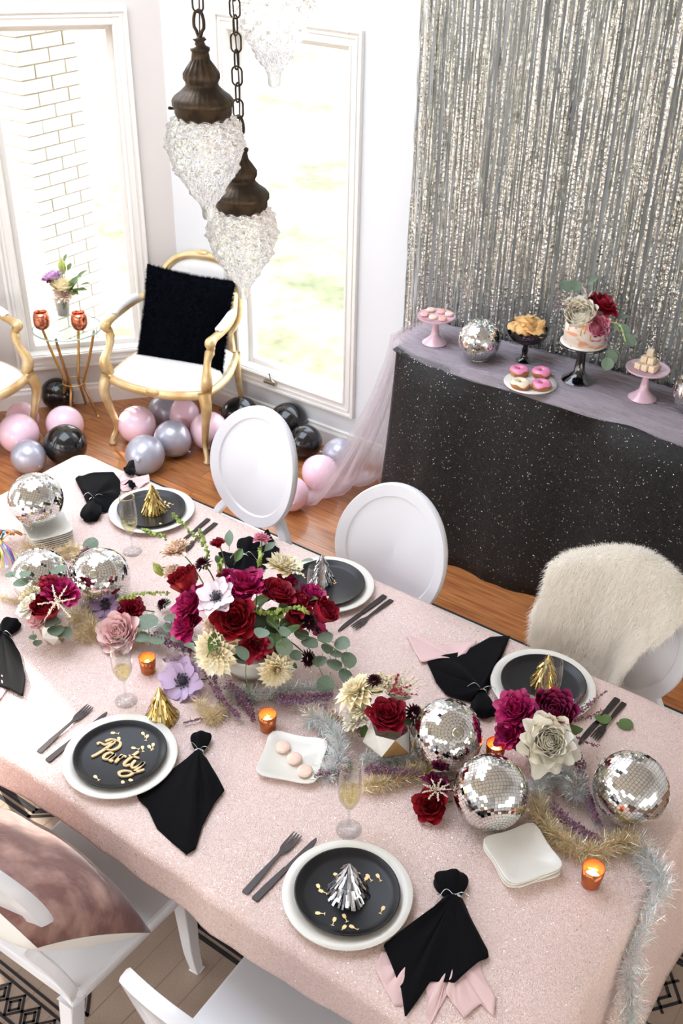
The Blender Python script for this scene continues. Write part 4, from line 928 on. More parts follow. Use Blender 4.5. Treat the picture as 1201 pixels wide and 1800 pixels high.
# wooden script word
def script_word():
    S = {  # strokes in letter space (x right, y up), traced as pen paths
        'P': [[(-.3, 6.6), (.3, 7.5), (2.2, 7.4), (4.2, 9.6), (3.2, 6.0), (2.0, 3.0), (1.0, 1.4)], [(1.4, 8.6), (3.0, 10.2), (5.8, 10.0), (6.6, 8.2), (5.4, 6.2), (3.2, 5.8)]],
        'a': [[(6.8, 4.9), (5.4, 5.1), (4.4, 3.6), (4.8, 2.2), (6.2, 2.6), (7.2, 5.0), (6.8, 2.8), (7.3, 2.1), (8.0, 2.6)]],
        'r': [[(9.3, 5.7), (9.15, 4.2), (9.0, 2.1)], [(9.1, 4.0), (9.7, 5.2), (10.3, 5.5), (10.8, 5.2)]],
        't': [[(13.2, 8.8), (12.2, 5.4), (11.7, 3.0), (12.4, 2.1), (13.8, 3.2)], [(11.2, 6.2), (14.8, 6.5)]],
        'y': [[(14.2, 5.2), (14.1, 3.2), (15.0, 2.2), (16.4, 3.6), (17.0, 5.4), (16.6, 2.8), (15.8, -.6), (13.6, -2.0), (12.2, -1.0), (13.6, .4), (16.6, 1.0), (18.6, 3.0)]]}
    mb = MB(); sc = .0068
    for ch_, strokes in S.items():
        for st in strokes:
            P = [p for p in spline([(x * sc, y * sc, 0) for x, y in st], 6)]; n = len(P); V = []; Fc = []
            for i, q in enumerate(P):
                t = (P[min(i + 1, n - 1)] - P[max(i - 1, 0)]).normalized(); e = Vector((-t.y, t.x, 0)); w = .0015 + .0019 * abs(t.y) ** 1.5
                if i in (0, n - 1): w *= .6
                for z in (0, .0045):
                    for s in (-1, 1): V.append(q + e * w * s + Vector((0, 0, z)))
            for i in range(n - 1):
                a = 4 * i; b = a + 4; Fc += [(a + 2, a + 3, b + 3, b + 2), (a, b, b + 1, a + 1), (a, a + 2, b + 2, b), (a + 1, b + 1, b + 3, a + 3)]
            Fc += [(0, 1, 3, 2), (4 * n - 4, 4 * n - 2, 4 * n - 1, 4 * n - 3)]; mb.add(V, Fc)
    return mb
pa, pb = at(163, 1322, PL['party'].z), at(256, 1352, PL['party'].z)
swd = ob('party_lettering', script_word(), m_wood, smooth=False, label='pale wooden script lettering reading Party on a black plate', cat='lettering')
d = pb - pa; ang = math.atan2(d.y, d.x); swd.rotation_euler = (0, 0, ang); swd.location = pa + Vector((0, 0, .001)) + Vector((math.sin(ang), -math.cos(ang), 0)) * .030
swd.scale = (d.length / (18.6 * .0068),) * 2 + (1,)

# cutlery laid from handle end to tip
def flat_strip(P, W_, th, zf):
    mb = MB(); n = len(P); V = []; Fc = []
    for i, (x, w) in enumerate(zip(P, W_)):
        for z in (0, th):
            for s in (-1, 1): V.append((s * w, x, z + zf(x)))
    for i in range(n - 1):
        a = 4 * i; b = a + 4; Fc += [(a + 2, a + 3, b + 3, b + 2), (a, b, b + 1, a + 1), (a, a + 2, b + 2, b), (a + 1, b + 1, b + 3, a + 3)]
    Fc += [(0, 1, 3, 2), (4 * n - 4, 4 * n - 2, 4 * n - 1, 4 * n - 3)]; return mb.add(V, Fc)
def fork_parts(t):
    zf = lambda x: .004 * math.sin(min(1, x / .2) * PI) + (.004 * ((x - .15) / .05) ** 2 if x > .15 else 0)
    ob('handle', flat_strip([0, .004, .05, .10, .125, .135, .145, .155, .162], [.007, .0085, .0075, .0045, .004, .006, .011, .0125, .0125], .0022, zf), m_steel, t, smooth=False)
    for k in range(4):
        o = -.0108 + k * .0072; mb = flat_strip([.160, .175, .19, .200], [.0024, .0023, .0019, .0009], .002, zf); mb.v = [(x + o, y, z) for x, y, z in mb.v]; ob('tine', mb, m_steel, t, smooth=False)
def knife_parts(t):
    ob('handle', flat_strip([0, .004, .05, .10, .112], [.007, .009, .0085, .0065, .006], .004, lambda x: 0), m_steel, t, smooth=False)
    mb = MB(); o = [(-.005, .112), (.006, .112), (.0085, .13), (.0095, .17), (.008, .20), (.003, .222), (-.002, .226), (-.0045, .21), (-.005, .16)]; mb.prism(o, .0008, .0026); ob('blade', mb, m_steel, t, smooth=False)
_fk = []; _kn = []
def cutlery(kind, hx, hy, tx, ty, lab, zz=T):
    a = at(hx, hy, zz + .003); b = at(tx, ty, zz + .003); d = b - a; L = .200 if kind == 'fork' else .226
    src = _fk if kind == 'fork' else _kn; ang = math.atan2(d.y, d.x) - PI / 2; s = min(1.1, d.length / L) if d.length / L > .8 else .95
    if d.length / L <= .8: a = b - d.normalized() * L * s if False else a
    if src: t = clone(src[0], (a.x, a.y, zz + .001), lab, rz=ang, scale=s)
    else:
        t = thing(kind, (a.x, a.y, zz + .001), lab, kind, kind + 's of the place settings' if kind == 'fork' else 'knives of the place settings', rz=ang); t.scale = (s,) * 3; (fork_parts if kind == 'fork' else knife_parts)(t); src.append(t)
cutlery('fork', 68, 1322, 159, 1242, 'dark steel fork left of the plate with lettering')
cutlery('knife', 83, 1338, 189, 1251, 'dark steel knife beside the plate with lettering')
cutlery('fork', 430, 1570, 524, 1467, 'dark steel fork left of the nearest plate')
cutlery('knife', 447, 1582, 557, 1473, 'dark steel knife touching the left of the nearest plate')
cutlery('knife', 677, 1047, 594, 1110, 'dark steel knife right of the middle far plate')
cutlery('fork', 689, 1054, 621, 1105, 'dark steel fork right of the middle far plate')
cutlery('knife', 1086, 1228, 1017, 1309, 'dark steel knife right of the plate by the sheepskin')
cutlery('fork', 1098, 1235, 1044, 1300, 'dark steel fork right of the plate by the sheepskin')
cutlery('knife', 367, 912, 305, 965, 'dark steel knife right of the far left plate, behind green stems')
cutlery('fork', 380, 919, 318, 972, 'dark steel fork right of the far left plate, behind green stems')

# napkins: knotted fan of folded cloth
def resample(pts, n):
    L = [0]
    for a, b in zip(pts[:-1], pts[1:]): L.append(L[-1] + (b - a).length)
    out = []
    for i in range(n):
        d = L[-1] * i / (n - 1); k = 0
        while k < len(L) - 2 and L[k + 1] < d: k += 1
        out.append(pts[k].lerp(pts[k + 1], (d - L[k]) / max(1e-9, L[k + 1] - L[k])))
    return out
def fan(K, outline, h, amp, seed, z0, n=90, rows=22, lip=.010, fr=1):
    P = resample(outline, n); mb = MB()
    def f(u, v):
        i = u * (n - 1); p = P[int(round(i))]; q = K.lerp(p, v)
        r = (noise1(u * 5 * fr + seed, seed) * .6 + abs(noise1(u * 9 * fr + seed * 3, seed + 1)) * 1.0)
        z = z0 + h * (1 - v) ** 1.6 + amp * abs(r) * math.sin(PI * min(1, v * 1.05)) + lip * abs(noise1(u * 7 + 4, seed + 7)) * v ** 4
        return Vector((q.x, q.y, max(z, z0 + .0008)))
    return mb.grid(f, n, rows)
def bulb(K, tip, w, h, m, t, seed):
    d = tip - K; L = d.length; d.normalize(); e = Vector((-d.y, d.x, 0)); up = Vector((0, 0, 1)); mb = MB()
    def f(u, v):
        a = 2 * PI * u; x = v * L * 1.02; ww = w * (.34 + 1.15 * math.sin(PI * min(1, v * .86)) ** .8 * (.55 + .45 * v)) * (1 - max(0, v - .86) * 5.5)
        ww *= 1 + .12 * math.cos(5 * a + seed); return K + d * x + e * ww * math.cos(a) + up * (h * .45 + ww * .62 * math.sin(a) + .004 * v)
    ob('knotted_end', mb.grid(f, 30, 16, True), m, t)
def napkin(lab, knot, tip, bw, outl, pinks=(), h=.022, seed=1, ext=()):
    K = at(*knot, T); t = thing('napkin', (0, 0, 0), lab, 'napkin', 'black napkins tied with silver thread')
    outw = [at(x, y, T) for x, y in outl]
    for i, pk in enumerate(pinks):
        pw = [at(x, y, T) for x, y in pk]; c = pw[0]; o = ob('pink_lining', fan(c, pw[1:], .004, .010, seed + 5 + i, T + .0012, 50, 14, .008, .45), m_pink, t, solid=.0015)
    ob('folded_cloth', fan(K, outw, h, .014, seed, T + (.006 if pinks else .0015)), m_black, t, solid=.002, subsurf=0)
    for o2 in ext: ob('raised_corner', fan(at(*o2[0], T), [at(x, y, T) for x, y in o2[1:]], .012, .014, seed + 9, T + .012, 40, 12, .02), m_black, t, solid=.0015)
    tp = at(*tip, T + .012); Kb = Vector((K.x, K.y, T)); bulb(Kb, Vector((tp.x, tp.y, T)), wpx(bw, K) / 2, h * 1.25, m_black, t, seed)
    d = (Vector((tp.x, tp.y, 0)) - Vector((K.x, K.y, 0))).normalized(); e = Vector((-d.y, d.x, 0)); r = wpx(bw, K) * .30; mb = MB()
    for k in range(3): mb.tube([Kb + d * (.002 * k - .002) + e * r * math.cos(a) + Vector((0, 0, h * .56 + r * .78 * math.sin(a))) for a in [2 * PI * j / 16 for j in range(16)]], .0011, 5, closed=True)
    for s in (-1, 1): mb.tube(spline([Kb + Vector((0, 0, h * .5 + r * .8)), Kb + e * s * .02 + d * .006 * s + Vector((0, 0, h + .018)), Kb + e * s * .045 - d * .012 + Vector((0, 0, h * .6))], 5), .0009, 5)
    ob('silver_tie', mb, m_silver, t)
napkin('black napkin with pink lining spread towards the bottom edge right of the nearest plate', (797, 1586), (788, 1535), 46, [(778, 1583), (735, 1625), (673, 1665), (688, 1700), (705, 1742), (712, 1793), (738, 1756), (757, 1728), (780, 1730), (799, 1733), (841, 1696), (859, 1689), (857, 1675), (827, 1616), (812, 1583)],
       [[(720, 1690), (672, 1672), (660, 1705), (676, 1738), (693, 1769), (712, 1768)], [(790, 1700), (742, 1715), (752, 1755), (750, 1785), (757, 1802), (772, 1775), (785, 1752)], [(800, 1690), (783, 1748), (803, 1775), (815, 1792), (845, 1766), (868, 1789), (871, 1756), (852, 1720), (842, 1690)]], seed=3)
napkin('black napkin lying between the lettering plate and the macaron dish', (350, 1327), (356, 1289), 27, [(338, 1331), (312, 1350), (296, 1372), (240, 1400), (246, 1411), (260, 1424), (276, 1458), (302, 1482), (328, 1506), (344, 1496), (356, 1456), (376, 1418), (395, 1394), (384, 1372), (362, 1334)], seed=5, h=.02)
napkin('black napkin with pink lining left of the plate by the sheepskin', (845, 1222), (852, 1262), 32, [(856, 1224), (866, 1196), (880, 1162), (897, 1121), (862, 1124), (831, 1140), (806, 1150), (780, 1155), (750, 1168), (756, 1180), (766, 1203), (784, 1225), (805, 1232), (830, 1238)],
       [[(800, 1160), (740, 1168), (728, 1145), (714, 1120), (746, 1122), (770, 1137), (800, 1132), (838, 1129), (826, 1150)]], seed=8)
napkin('black napkin with pink lining at the far left corner of the table', (166, 884), (158, 916), 26, [(155, 893), (146, 872), (133, 848), (139, 840), (165, 837), (200, 836), (212, 850), (212, 872), (203, 892), (186, 903), (172, 903)],
       [[(205, 855), (205, 838), (221, 829), (240, 842), (262, 836), (264, 848), (242, 862), (216, 866)]], seed=11, ext=[((222, 842), (218, 832), (228, 815), (236, 815), (240, 838), (232, 846)), ((226, 856), (215, 862), (232, 850), (243, 864), (228, 868))])
napkin('black napkin cut off by the left edge above the sunlit patch of cloth', (6, 1124), (24, 1091), 28, [(22, 1128), (36, 1152), (46, 1197), (41, 1228), (18, 1216), (-20, 1206), (-50, 1180), (-30, 1140), (-6, 1124)], [[(0, 1190), (-30, 1195), (-20, 1240), (0, 1232), (12, 1215), (10, 1195)]], seed=14)
napkin('black napkin half hidden behind the big centrepiece', (430, 985), (440, 950), 30, [(420, 985), (395, 972), (383, 975), (400, 1000), (430, 1010), (462, 1004), (486, 985), (492, 966), (475, 955), (450, 968)], seed=17, ext=[((470, 960), (455, 962), (462, 945), (472, 943), (484, 958), (478, 970))])

# flutes
gr = mat('gilt rim', (214, 176, 96), .25, 1)
m_champ = arch_glass('pale champagne', (.97, .92, .66, 1), .6)
def flute(px, py, lab, h=.215, level=.36, r=.028):
    """px,py: foot centre; the foot rests on the cloth"""
    p = at(px, py, T); t = thing('champagne_flute', (p.x, p.y, T + .0005), lab, 'glass', 'champagne flutes')
    hb = .075; out = spline([(.0035, 0, hb - .004), (.012, 0, hb + .006), (.024, 0, hb + .03), (r, 0, hb + .055), (r * .98, 0, hb + .09), (r * .86, 0, h)], 5)
    O = [(.031, 0), (.0315, .001), (.012, .003), (.0042, .008), (.003, .03), (.003, hb - .006)] + [(q.x, q.z) for q in out]
    I = [(max(0, q.x - .0009), q.z + (.004 if i == 0 else 0)) for i, q in enumerate(out)][::-1]; I[-1] = (0, I[-1][1])
    ob('bowl', MB().lathe([(0, 0)] + O + I, 40, cap=False), m_clear, t)
    if 'gold rim' in lab: ob('gilt_rim', MB().tube([(r * .86 * math.cos(2 * PI * k / 32), r * .86 * math.sin(2 * PI * k / 32), h) for k in range(32)], .0009, 5, closed=True), gr, t)
    lv = hb + (h - hb) * level; L = [(max(0, q.x - .0013), q.z + .003) for q in out if q.z < lv]; L = [(0, L[0][1])] + L + [(L[-1][0], lv), (0, lv)]
    if level > 0: ob('champagne', MB().lathe(L, 36, cap=False), m_champ, t)
    return t
flute(233, 970, 'champagne flute with gold rim in front of the far left plate', .215)
flute(222, 1232, 'champagne flute standing before the blush peony and copper votive', .205, .3)
flute(613, 1458, 'champagne flute between the macaron dish and the nearest plate', .215, .42)
flute(556, 1090, 'tall clear glass in front of the silver cone behind the centrepiece', .20, .25)
flute(958, 1262, 'clear glass in front of the gold cone behind the magenta peony', .20, .25)

# votives
m_vot = mat('copper mercury glass', (240, 140, 84), .12, .25, trans=.75, ior=1.3, bump=(70, .6, .002))
def votive(px, py, w, lab, flame=True):
    p = at(px, py, T); r = wpx(w, p) / 2; h = r * 2.15
    t = thing('votive_candle', (p.x, p.y, T + .0005), lab, 'candle', 'copper votive candles')
    ob('glass_cup', MB().lathe([(0, 0), (r * .80, 0), (r * .84, .002), (r, h), (r * .93, h), (r * .78, .006), (0, .006)], 40, cap=False), m_vot, t)
    ob('tealight', MB().lathe([(0, .008), (r * .66, .008), (r * .72, h * .42), (r * .60, h * .40), (0, h * .39)], 28, cap=False), m_wax, t)
    ob('wick', MB().tube([(0, 0, h * .38), (.0006, 0, h * .38 + .006)], .0006, 5), m_centre, t)
    ob('flame', MB().lathe([(0, h * .38 + .003), (.0022, h * .38 + .007), (.0026, h * .38 + .011), (.0012, h * .38 + .018), (0, h * .38 + .023)], 14, cap=False), mat('candle flame', (255, 200, 110), .5, emit=28, emitc=rgb(255, 190, 96)), t)
    l = bpy.data.lights.new('candle_glow', 'POINT'); l.energy = .35; l.color = (1, .55, .22); l.shadow_soft_size = .006
    o = bpy.data.objects.new('candle_glow', l); COL.objects.link(o); o.parent = t; o.location = (0, 0, h * .38 + .02)
votive(261, 1180, 30, 'lit copper glass votive beside the pale pink peony'); votive(471, 1281, 33, 'lit copper glass votive above the macaron dish'); votive(869, 1334, 35, 'lit copper glass votive between the mirror ball and the magenta peony')
votive(1038, 1553, 40, 'lit copper glass votive right of the stack of square plates')

# square plates
def sq_mb(s, th=.010, r=.18):
    mb = MB(); n = 48; prof = [(0, 0), (.80, 0), (1.0, th * .75), (1.0, th), (.98, th * 1.02), (.74, th * .42), (0, th * .40)]; V = []; Fc = []; kk = len(prof)
    for j in range(n):
        a = 2 * PI * j / n; c, q = math.cos(a), math.sin(a); k = (abs(c) ** 7 + abs(q) ** 7) ** (-1 / 7); k *= 1 - .02 * math.cos(4 * a)
        lf = .0035 * (max(0, k - 1) / .25)
        for x, z in prof: V.append((s * x * k * c, s * x * k * q, z + lf * (x > .9)))
    for j in range(n):
        for i in range(kk - 1): Fc.append((j * kk + i, ((j + 1) % n) * kk + i, ((j + 1) % n) * kk + i + 1, j * kk + i + 1))
    mb.v = V; mb.f = Fc; return mb
mes = sq_mb(.0715).mesh('square_plate', True)
pq = [at(844, 1480, T + .03), at(939, 1449, T + .03), at(990, 1512, T + .03), at(901, 1561, T + .03)]; c = sum(pq, Vector()) / 4; d = pq[1] - pq[0]; an = math.atan2(d.y, d.x)
for k, lb in enumerate(('lowest', 'second from the bottom', 'third from the bottom', 'topmost')):
    ob('square_plate', mes, m_ceramicw, loc=(c.x + .002 * math.sin(k * 3), c.y + .002 * math.cos(k * 5), T + .0005 + .0075 * k), rot=(0, 0, an + R((-5, 4, -2, 0)[k])), label='square white side plate, ' + lb + ' of the stack right of the black napkin', cat='plate', group='square plates stacked at the right')
pq = [at(36, 918, T + .05), at(116, 898, T + .05), at(130, 944, T + .05), at(40, 956, T + .05)]; c = sum(pq, Vector()) / 4 + Vector((-.008, .012, 0)); d = pq[1] - pq[0]; an = math.atan2(d.y, d.x)
for k, lb in enumerate(('lowest', 'second lowest', 'third lowest', 'fourth from the bottom', 'fifth from the bottom', 'topmost')):
    ob('square_plate', mes, m_ceramicw, loc=(c.x + .001 * math.sin(k * 3), c.y, T + .0005 + .0078 * k), rot=(0, 0, an + R((-2, 1, -1, 1, 0, 0)[k])), label='square pale plate, ' + lb + ' of the stack under the far left mirror ball', cat='plate', group='square plates stacked at the far left')
# macaron dish
pq = [at(478, 1284, T + .015), at(580, 1302, T + .015), at(552, 1381, T + .015), at(447, 1362, T + .015)]; c = sum(pq, Vector()) / 4; d = pq[1] - pq[0]; an = math.atan2(d.y, d.x); sz = (d.length + (pq[2] - pq[1]).length) / 4
ob('square_dish', sq_mb(sz, .016), m_ceramicw, loc=(c.x, c.y, T + .0005), rot=(0, 0, an), label='square white dish holding three macarons', cat='dish')
mac_p = mat('pale pink macaron shell', (240, 206, 190), .6, vary=(60, (246, 224, 204), .4, .7)); mac_f = mat('buttercream', (252, 240, 226), .6); gb = mat('brushed gold stripe', (214, 180, 110), .4, .6)
mac_pp = mat('rose macaron shell', (236, 180, 170), .6)
def macaron(p, r, lab, grp, tilt=0, m=None, src=[]):
    t = thing('macaron', p, lab, 'macaron', grp, rot=(tilt, 0, rnd.uniform(0, 6))); h = r * .42; m = m or mac_p
    for z0, s, nm in ((h, 1, 'shell'), (h * .62, -1, 'shell')):
        ob(nm, MB().lathe([(0, z0), (r * .93, z0), (r, z0 + s * h * .12), (r * .97, z0 + s * h * .3), (r * .8, z0 + s * h * .52), (r * .4, z0 + s * h * .62), (0, z0 + s * h * .64)], 24, cap=False), m, t)
    ob('filling', MB().lathe([(0, h * .62), (r * .9, h * .62), (r * .94, h * .8), (r * .9, h), (0, h)], 24, cap=False), mac_f, t); return t
for (px, py), lb in zip(((498, 1312), (518, 1332), (536, 1354)), ('furthest', 'middle', 'nearest')): macaron(at(px, py, T + .018) - Vector((0, 0, .009)), .0195, 'pale pink macaron, ' + lb + ' of three on the square dish', 'macarons on the square dish')

# faceted pots
def facet_pot(px, py, w, lab, rz=0, gold=True, h=.075):
    p = at(px, py, T); r = wpx(w, p) / 2; t = thing('geometric_pot', (p.x, p.y, T + .0005), lab, 'pot', 'faceted white and gold pots', rz=rz)
    n = 6; R0, R1, R2 = r * .55, r, r * .72; z1, z2 = h * .5, h; wm = MB(); gm_ = MB()
    A = [Vector((R0 * math.cos(2 * PI * k / n), R0 * math.sin(2 * PI * k / n), 0)) for k in range(n)]; B = [Vector((R1 * math.cos(2 * PI * (k + .5) / n), R1 * math.sin(2 * PI * (k + .5) / n), z1)) for k in range(n)]; C_ = [Vector((R2 * math.cos(2 * PI * k / n), R2 * math.sin(2 * PI * k / n), z2)) for k in range(n)]
    for k in range(n):
        k2 = (k + 1) % n
        for i, tri in enumerate(((A[k], A[k2], B[k]), (A[k2], B[k2], B[k]), (B[k], B[k2], C_[k2]), (B[k], C_[k2], C_[k]))): (gm_ if (k * 4 + i) % 5 in (2,) or (i == 2 and k % 2 == 0) else wm).add(tri, [(0, 1, 2)])
    wm.add(A, [tuple(range(n))[::-1]]); wm.add([v * 1 for v in C_] + [v * .86 + Vector((0, 0, -.0)) for v in C_], [(k, (k + 1) % n, n + (k + 1) % n, n + k) for k in range(n)])
    wm.add([v * .86 for v in C_][:] + [v * .7 + Vector((0, 0, -h * .45)) for v in C_], [(k, n + k, n + (k + 1) % n, (k + 1) % n) for k in range(n)] + [tuple(range(n, 2 * n))])
    ob('white_facets', wm, m_ceramicw, t, smooth=False); ob('gold_facets', gm_, m_gilt, t, smooth=False); return t, p
P2 = facet_pot(684, 1318, 96, 'white and gold faceted pot under the red rose and cream dahlia', .3, h=.085)[1]
P1 = facet_pot(98, 1125, 54, 'white and gold faceted pot under the magenta blooms at the left', 1.1, h=.075)[1]
P3 = facet_pot(950, 1330, 84, 'white faceted pot under the magenta peony and cream rose', .8, h=.08)[1]
vp0 = at(432, 1184, T); P0 = Vector((vp0.x, vp0.y, T)) + Vector((0, .03, 0))
ob('centrepiece_bowl', MB().lathe([(0, 0), (.055, 0), (.062, .004), (.09, .05), (.098, .085), (.102, .10), (.097, .10), (.085, .055), (.05, .01), (0, .01)], 48, cap=False), m_ceramicw, loc=(P0.x, P0.y, T + .0005), label='low white bowl holding the large centrepiece of peonies and dahlias', cat='bowl')

# ------------------------------------------------------------------ dessert table
D0 = TD + .013
def stand(px, py, w, ph, m, lab, name='cake_stand'):
    """px,py foot centre; w plate width px at height ph"""
    p = at(px, py, D0); r = wpx(w, p + Vector((0, 0, ph))) / 2
    pr = [(0, 0), (r * .62, 0), (r * .66, .004), (r * .60, .010), (r * .40, .022), (r * .22, .040), (r * .17, ph * .55), (r * .15, ph * .70), (r * .20, ph - .014), (r * .45, ph - .009), (r * .97, ph - .006), (r, ph - .002), (r * .99, ph + .002), (r * .95, ph), (0, ph - .001)]
    o = ob(name, MB().lathe(pr, 56, cap=False), m, loc=(p.x, p.y, D0), label=lab, cat='cake stand', auto=50); return Vector((p.x, p.y, D0 + ph)), r
s1, r1 = stand(764, 603, 68, .125, m_pinkgl, 'pink milk glass cake stand holding pink macarons at the left')
k = 0
for i, (dx, dy) in enumerate(((-.55, .35), (0, .5), (.5, .45), (-.5, -.35), (.05, -.4), (.55, -.3))): macaron(s1 + Vector((dx * r1, dy * r1, .0005)), .019, 'pink macaron on the small pink cake stand, ' + ('back left', 'back middle', 'back right', 'front left', 'front middle', 'front right')[i], 'macarons on the pink cake stand', tilt=0, m=mac_pp if i % 2 else mac_p)
s2, r2 = stand(1016, 668, 92, .165, m_blackgl, 'black glass cake stand holding the flowered cake')
s3, r3 = stand(1129, 700, 77, .130, m_pinkgl, 'pink milk glass stand at the right holding marshmallow cubes')
# compote
pc_ = at(921, 634, D0); rc_ = wpx(76, pc_ + Vector((0, 0, .14))) / 2; hc = .150
V = MB(); n = 72; pr = [(0, 0), (.034, 0), (.036, .004), (.020, .014), (.011, .028), (.014, .05), (.010, .066), (.016, .078), (.04, .084), (rc_ * .82, .104), (rc_ * .98, .130), (rc_, hc), (rc_ * .94, hc), (rc_ * .9, .125), (rc_ * .6, .098), (0, .094)]
V.lathe(pr, n, cap=False); V.v = [(x, y, z + (.004 * math.cos(18 * math.atan2(y, x)) if z > .145 else 0)) for x, y, z in V.v]
ob('compote_dish', V, m_blackgl, loc=(pc_.x, pc_.y, D0), label='black pressed glass footed compote full of golden cakes', cat='dish', auto=50)
m_mad = mat('golden madeleine', (222, 172, 106), .6, vary=(30, (240, 200, 140), .4, .7), bump=(60, .4))
def shell_mb():
    mb = MB(); n = 26
    def f(u, v, s):
        a = 2 * PI * u; x = .034 * v * math.cos(a) * (1 - .25 * math.sin(a)); y = .046 * v * math.sin(a)
        rr_ = .0012 * math.cos(9 * math.atan2(x, y + .05) * 3) * v if s > 0 else 0
        return Vector((x * .62, y * .82, s * (.011 if s > 0 else .004) * (1 - v * v) + rr_))
    mb.grid(lambda u, v: f(u, v, 1), 32, 8, True); mb.grid(lambda u, v: f(u, v, -1), 32, 5, True); return mb
_sm = shell_mb(); _sm.v = [tuple(c * 1.18 for c in v) for v in _sm.v]; me_mad = _sm.mesh('madeleine', True); rs = random.Random(5)
for k in range(22):
    lay = 0 if k < 9 else (1 if k < 16 else 2); n_ = (9, 7, 6)[lay]; rr_ = (.62, .42, .16)[lay] * rc_; a = 2 * PI * k / n_ + lay
    ob('madeleine', me_mad, m_mad, loc=(pc_.x + rr_ * math.cos(a), pc_.y + rr_ * math.sin(a), D0 + hc - .006 + .017 * lay), rot=(rs.uniform(-.5, .5) + .5 * math.sin(a), rs.uniform(-.5, .5), a + rs.uniform(-.8, .8)), label='golden shell-shaped cake in the black compote, ' + ('bottom layer', 'middle layer', 'top layer')[lay] + ', ' + ['right side', 'back right', 'back', 'back left', 'left side', 'front left', 'front', 'front right', 'near right'][int(((a + .6) % (2 * PI)) / (2 * PI) * 9) % 9], cat='cake', group='madeleines in the compote')
# donuts
m_don = mat('fried dough', (190, 128, 72), .55, vary=(22, (150, 92, 48), .4, .7)); m_icp = mat('pink icing', (232, 138, 178), .25, coat=.4); m_icw = mat('vanilla glaze', (240, 226, 196), .3, coat=.4)
pd_ = at(932, 676, D0); rd = wpx(93, pd_) / 2
ob('dessert_plate', MB().lathe([(0, 0), (rd * .6, 0), (rd, .009), (rd, .011), (rd * .62, .004), (0, .004)], 56, cap=False), m_ceramicw, loc=(pd_.x, pd_.y, D0), label='round white plate of four iced doughnuts on the tulle', cat='plate')
def donut(px, py, z, ic, lab):
    p = at(px, py, z + .015); p.z = z; t = thing('doughnut', p, lab, 'doughnut', 'doughnuts on the round plate', rz=rnd.uniform(0, 6)); R1, R2 = .0235, .0165
    ob('dough_ring', MB().grid(lambda u, v: Vector(((R1 + R2 * math.cos(2 * PI * v)) * math.cos(2 * PI * u), (R1 + R2 * math.cos(2 * PI * v)) * math.sin(2 * PI * u), .0155 + R2 * .94 * math.sin(2 * PI * v))), 36, 17, True), m_don, t)
    def ic_f(u, v):
        e = 1.25 + .28 * noise1(u * 9 % 9, int(px)) if True else 0; e = 1.2 + .25 * math.sin(u * 2 * PI * 5 + px) * .6 + .2 * math.sin(u * 2 * PI * 3 + py)
        b = lerp(PI / 2 - e, PI / 2 + e, v); r = R2 * 1.06; return Vector(((R1 + r * math.cos(b)) * math.cos(2 * PI * u), (R1 + r * math.cos(b)) * math.sin(2 * PI * u), .0158 + r * .96 * math.sin(b)))
    ob('icing', MB().grid(ic_f, 48, 12, True), ic, t)
donut(952, 677, D0 + .005, m_icp, 'pink iced doughnut at the right front of the round plate'); donut(915, 675, D0 + .005, m_icw, 'vanilla glazed doughnut at the front of the round plate')
donut(952, 655, D0 + .005, m_icp, 'pink iced doughnut at the right back of the round plate'); donut(913, 652, D0 + .005, m_icp, 'pink iced doughnut at the left back of the round plate')
# marshmallow cubes
m_cube = mat('toasted coconut marshmallow', (232, 212, 184), .8, bump=(160, .8, .002), vary=(40, (206, 176, 140), .5, .8)); n = 0
for lay, sp in ((0, [(-1, -1), (0, -1.1), (1, -1), (-1, 0), (0, 0), (1, 0), (-.5, 1), (.6, 1)]), (1, [(-.5, -.5), (.5, -.5), (0, .5)]), (2, [(0, -.1)])):
    for x, y in sp:
        w_ = (('front', 'middle', 'back')[int(y > -.3) + int(y > .3)] + ' ' + ('left', 'centre', 'right')[int(x > -.3) + int(x > .3)])
        e = .0125; ob('marshmallow_cube', MB().box(-e, e, -e, e, 0, 2 * e), m_cube, smooth=False, bevel=.002, loc=(s3.x + x * .0275, s3.y + y * .0275, s3.z + .001 + lay * .0262), rot=(0, 0, rs.uniform(-.3, .3)), label='coconut marshmallow cube on the right pink stand, ' + ('bottom layer ' + w_, 'second layer ' + w_, 'topmost of the pile')[lay], cat='sweet', group='marshmallow cubes')
# cake
ck = thing('cake', (s2.x, s2.y, s2.z + .0005), 'small tall cake streaked pink and peach with gold drips, crowned with flowers', 'cake')
m_cake = mat('buttercream with pink strokes', (248, 236, 224), .5, bump=(24, .3)); nt = m_cake.node_tree; b = nt.nodes['Principled BSDF']; tcn = nt.nodes.new('ShaderNodeTexCoord'); mp = nt.nodes.new('ShaderNodeMapping'); mp.inputs['Scale'].default_value = (1, 1, 2.2)
nn = nt.nodes.new('ShaderNodeTexNoise'); nn.inputs['Scale'].default_value = 16; nn.inputs['Detail'].default_value = 1; r = nt.nodes.new('ShaderNodeValToRGB'); e = r.color_ramp.elements
e[0].position = .30; e[0].color = rgb(222, 84, 132); e[1].position = .37; e[1].color = rgb(248, 236, 224); a_ = e.new(.60); a_.color = rgb(248, 236, 224); a_ = e.new(.66); a_.color = rgb(250, 178, 142)
nt.links.new(tcn.outputs['Object'], mp.inputs[0]); nt.links.new(mp.outputs[0], nn.inputs['Vector']); nt.links.new(nn.outputs[0], r.inputs[0]); nt.links.new(r.outputs[0], b.inputs['Base Color'])
rk = wpx(72, s2) / 2; hk = .118
ob('cake_board', MB().lathe([(0, 0), (rk * 1.14, 0), (rk * 1.14, .003), (0, .003)], 40, cap=False), m_ceramicw, ck)
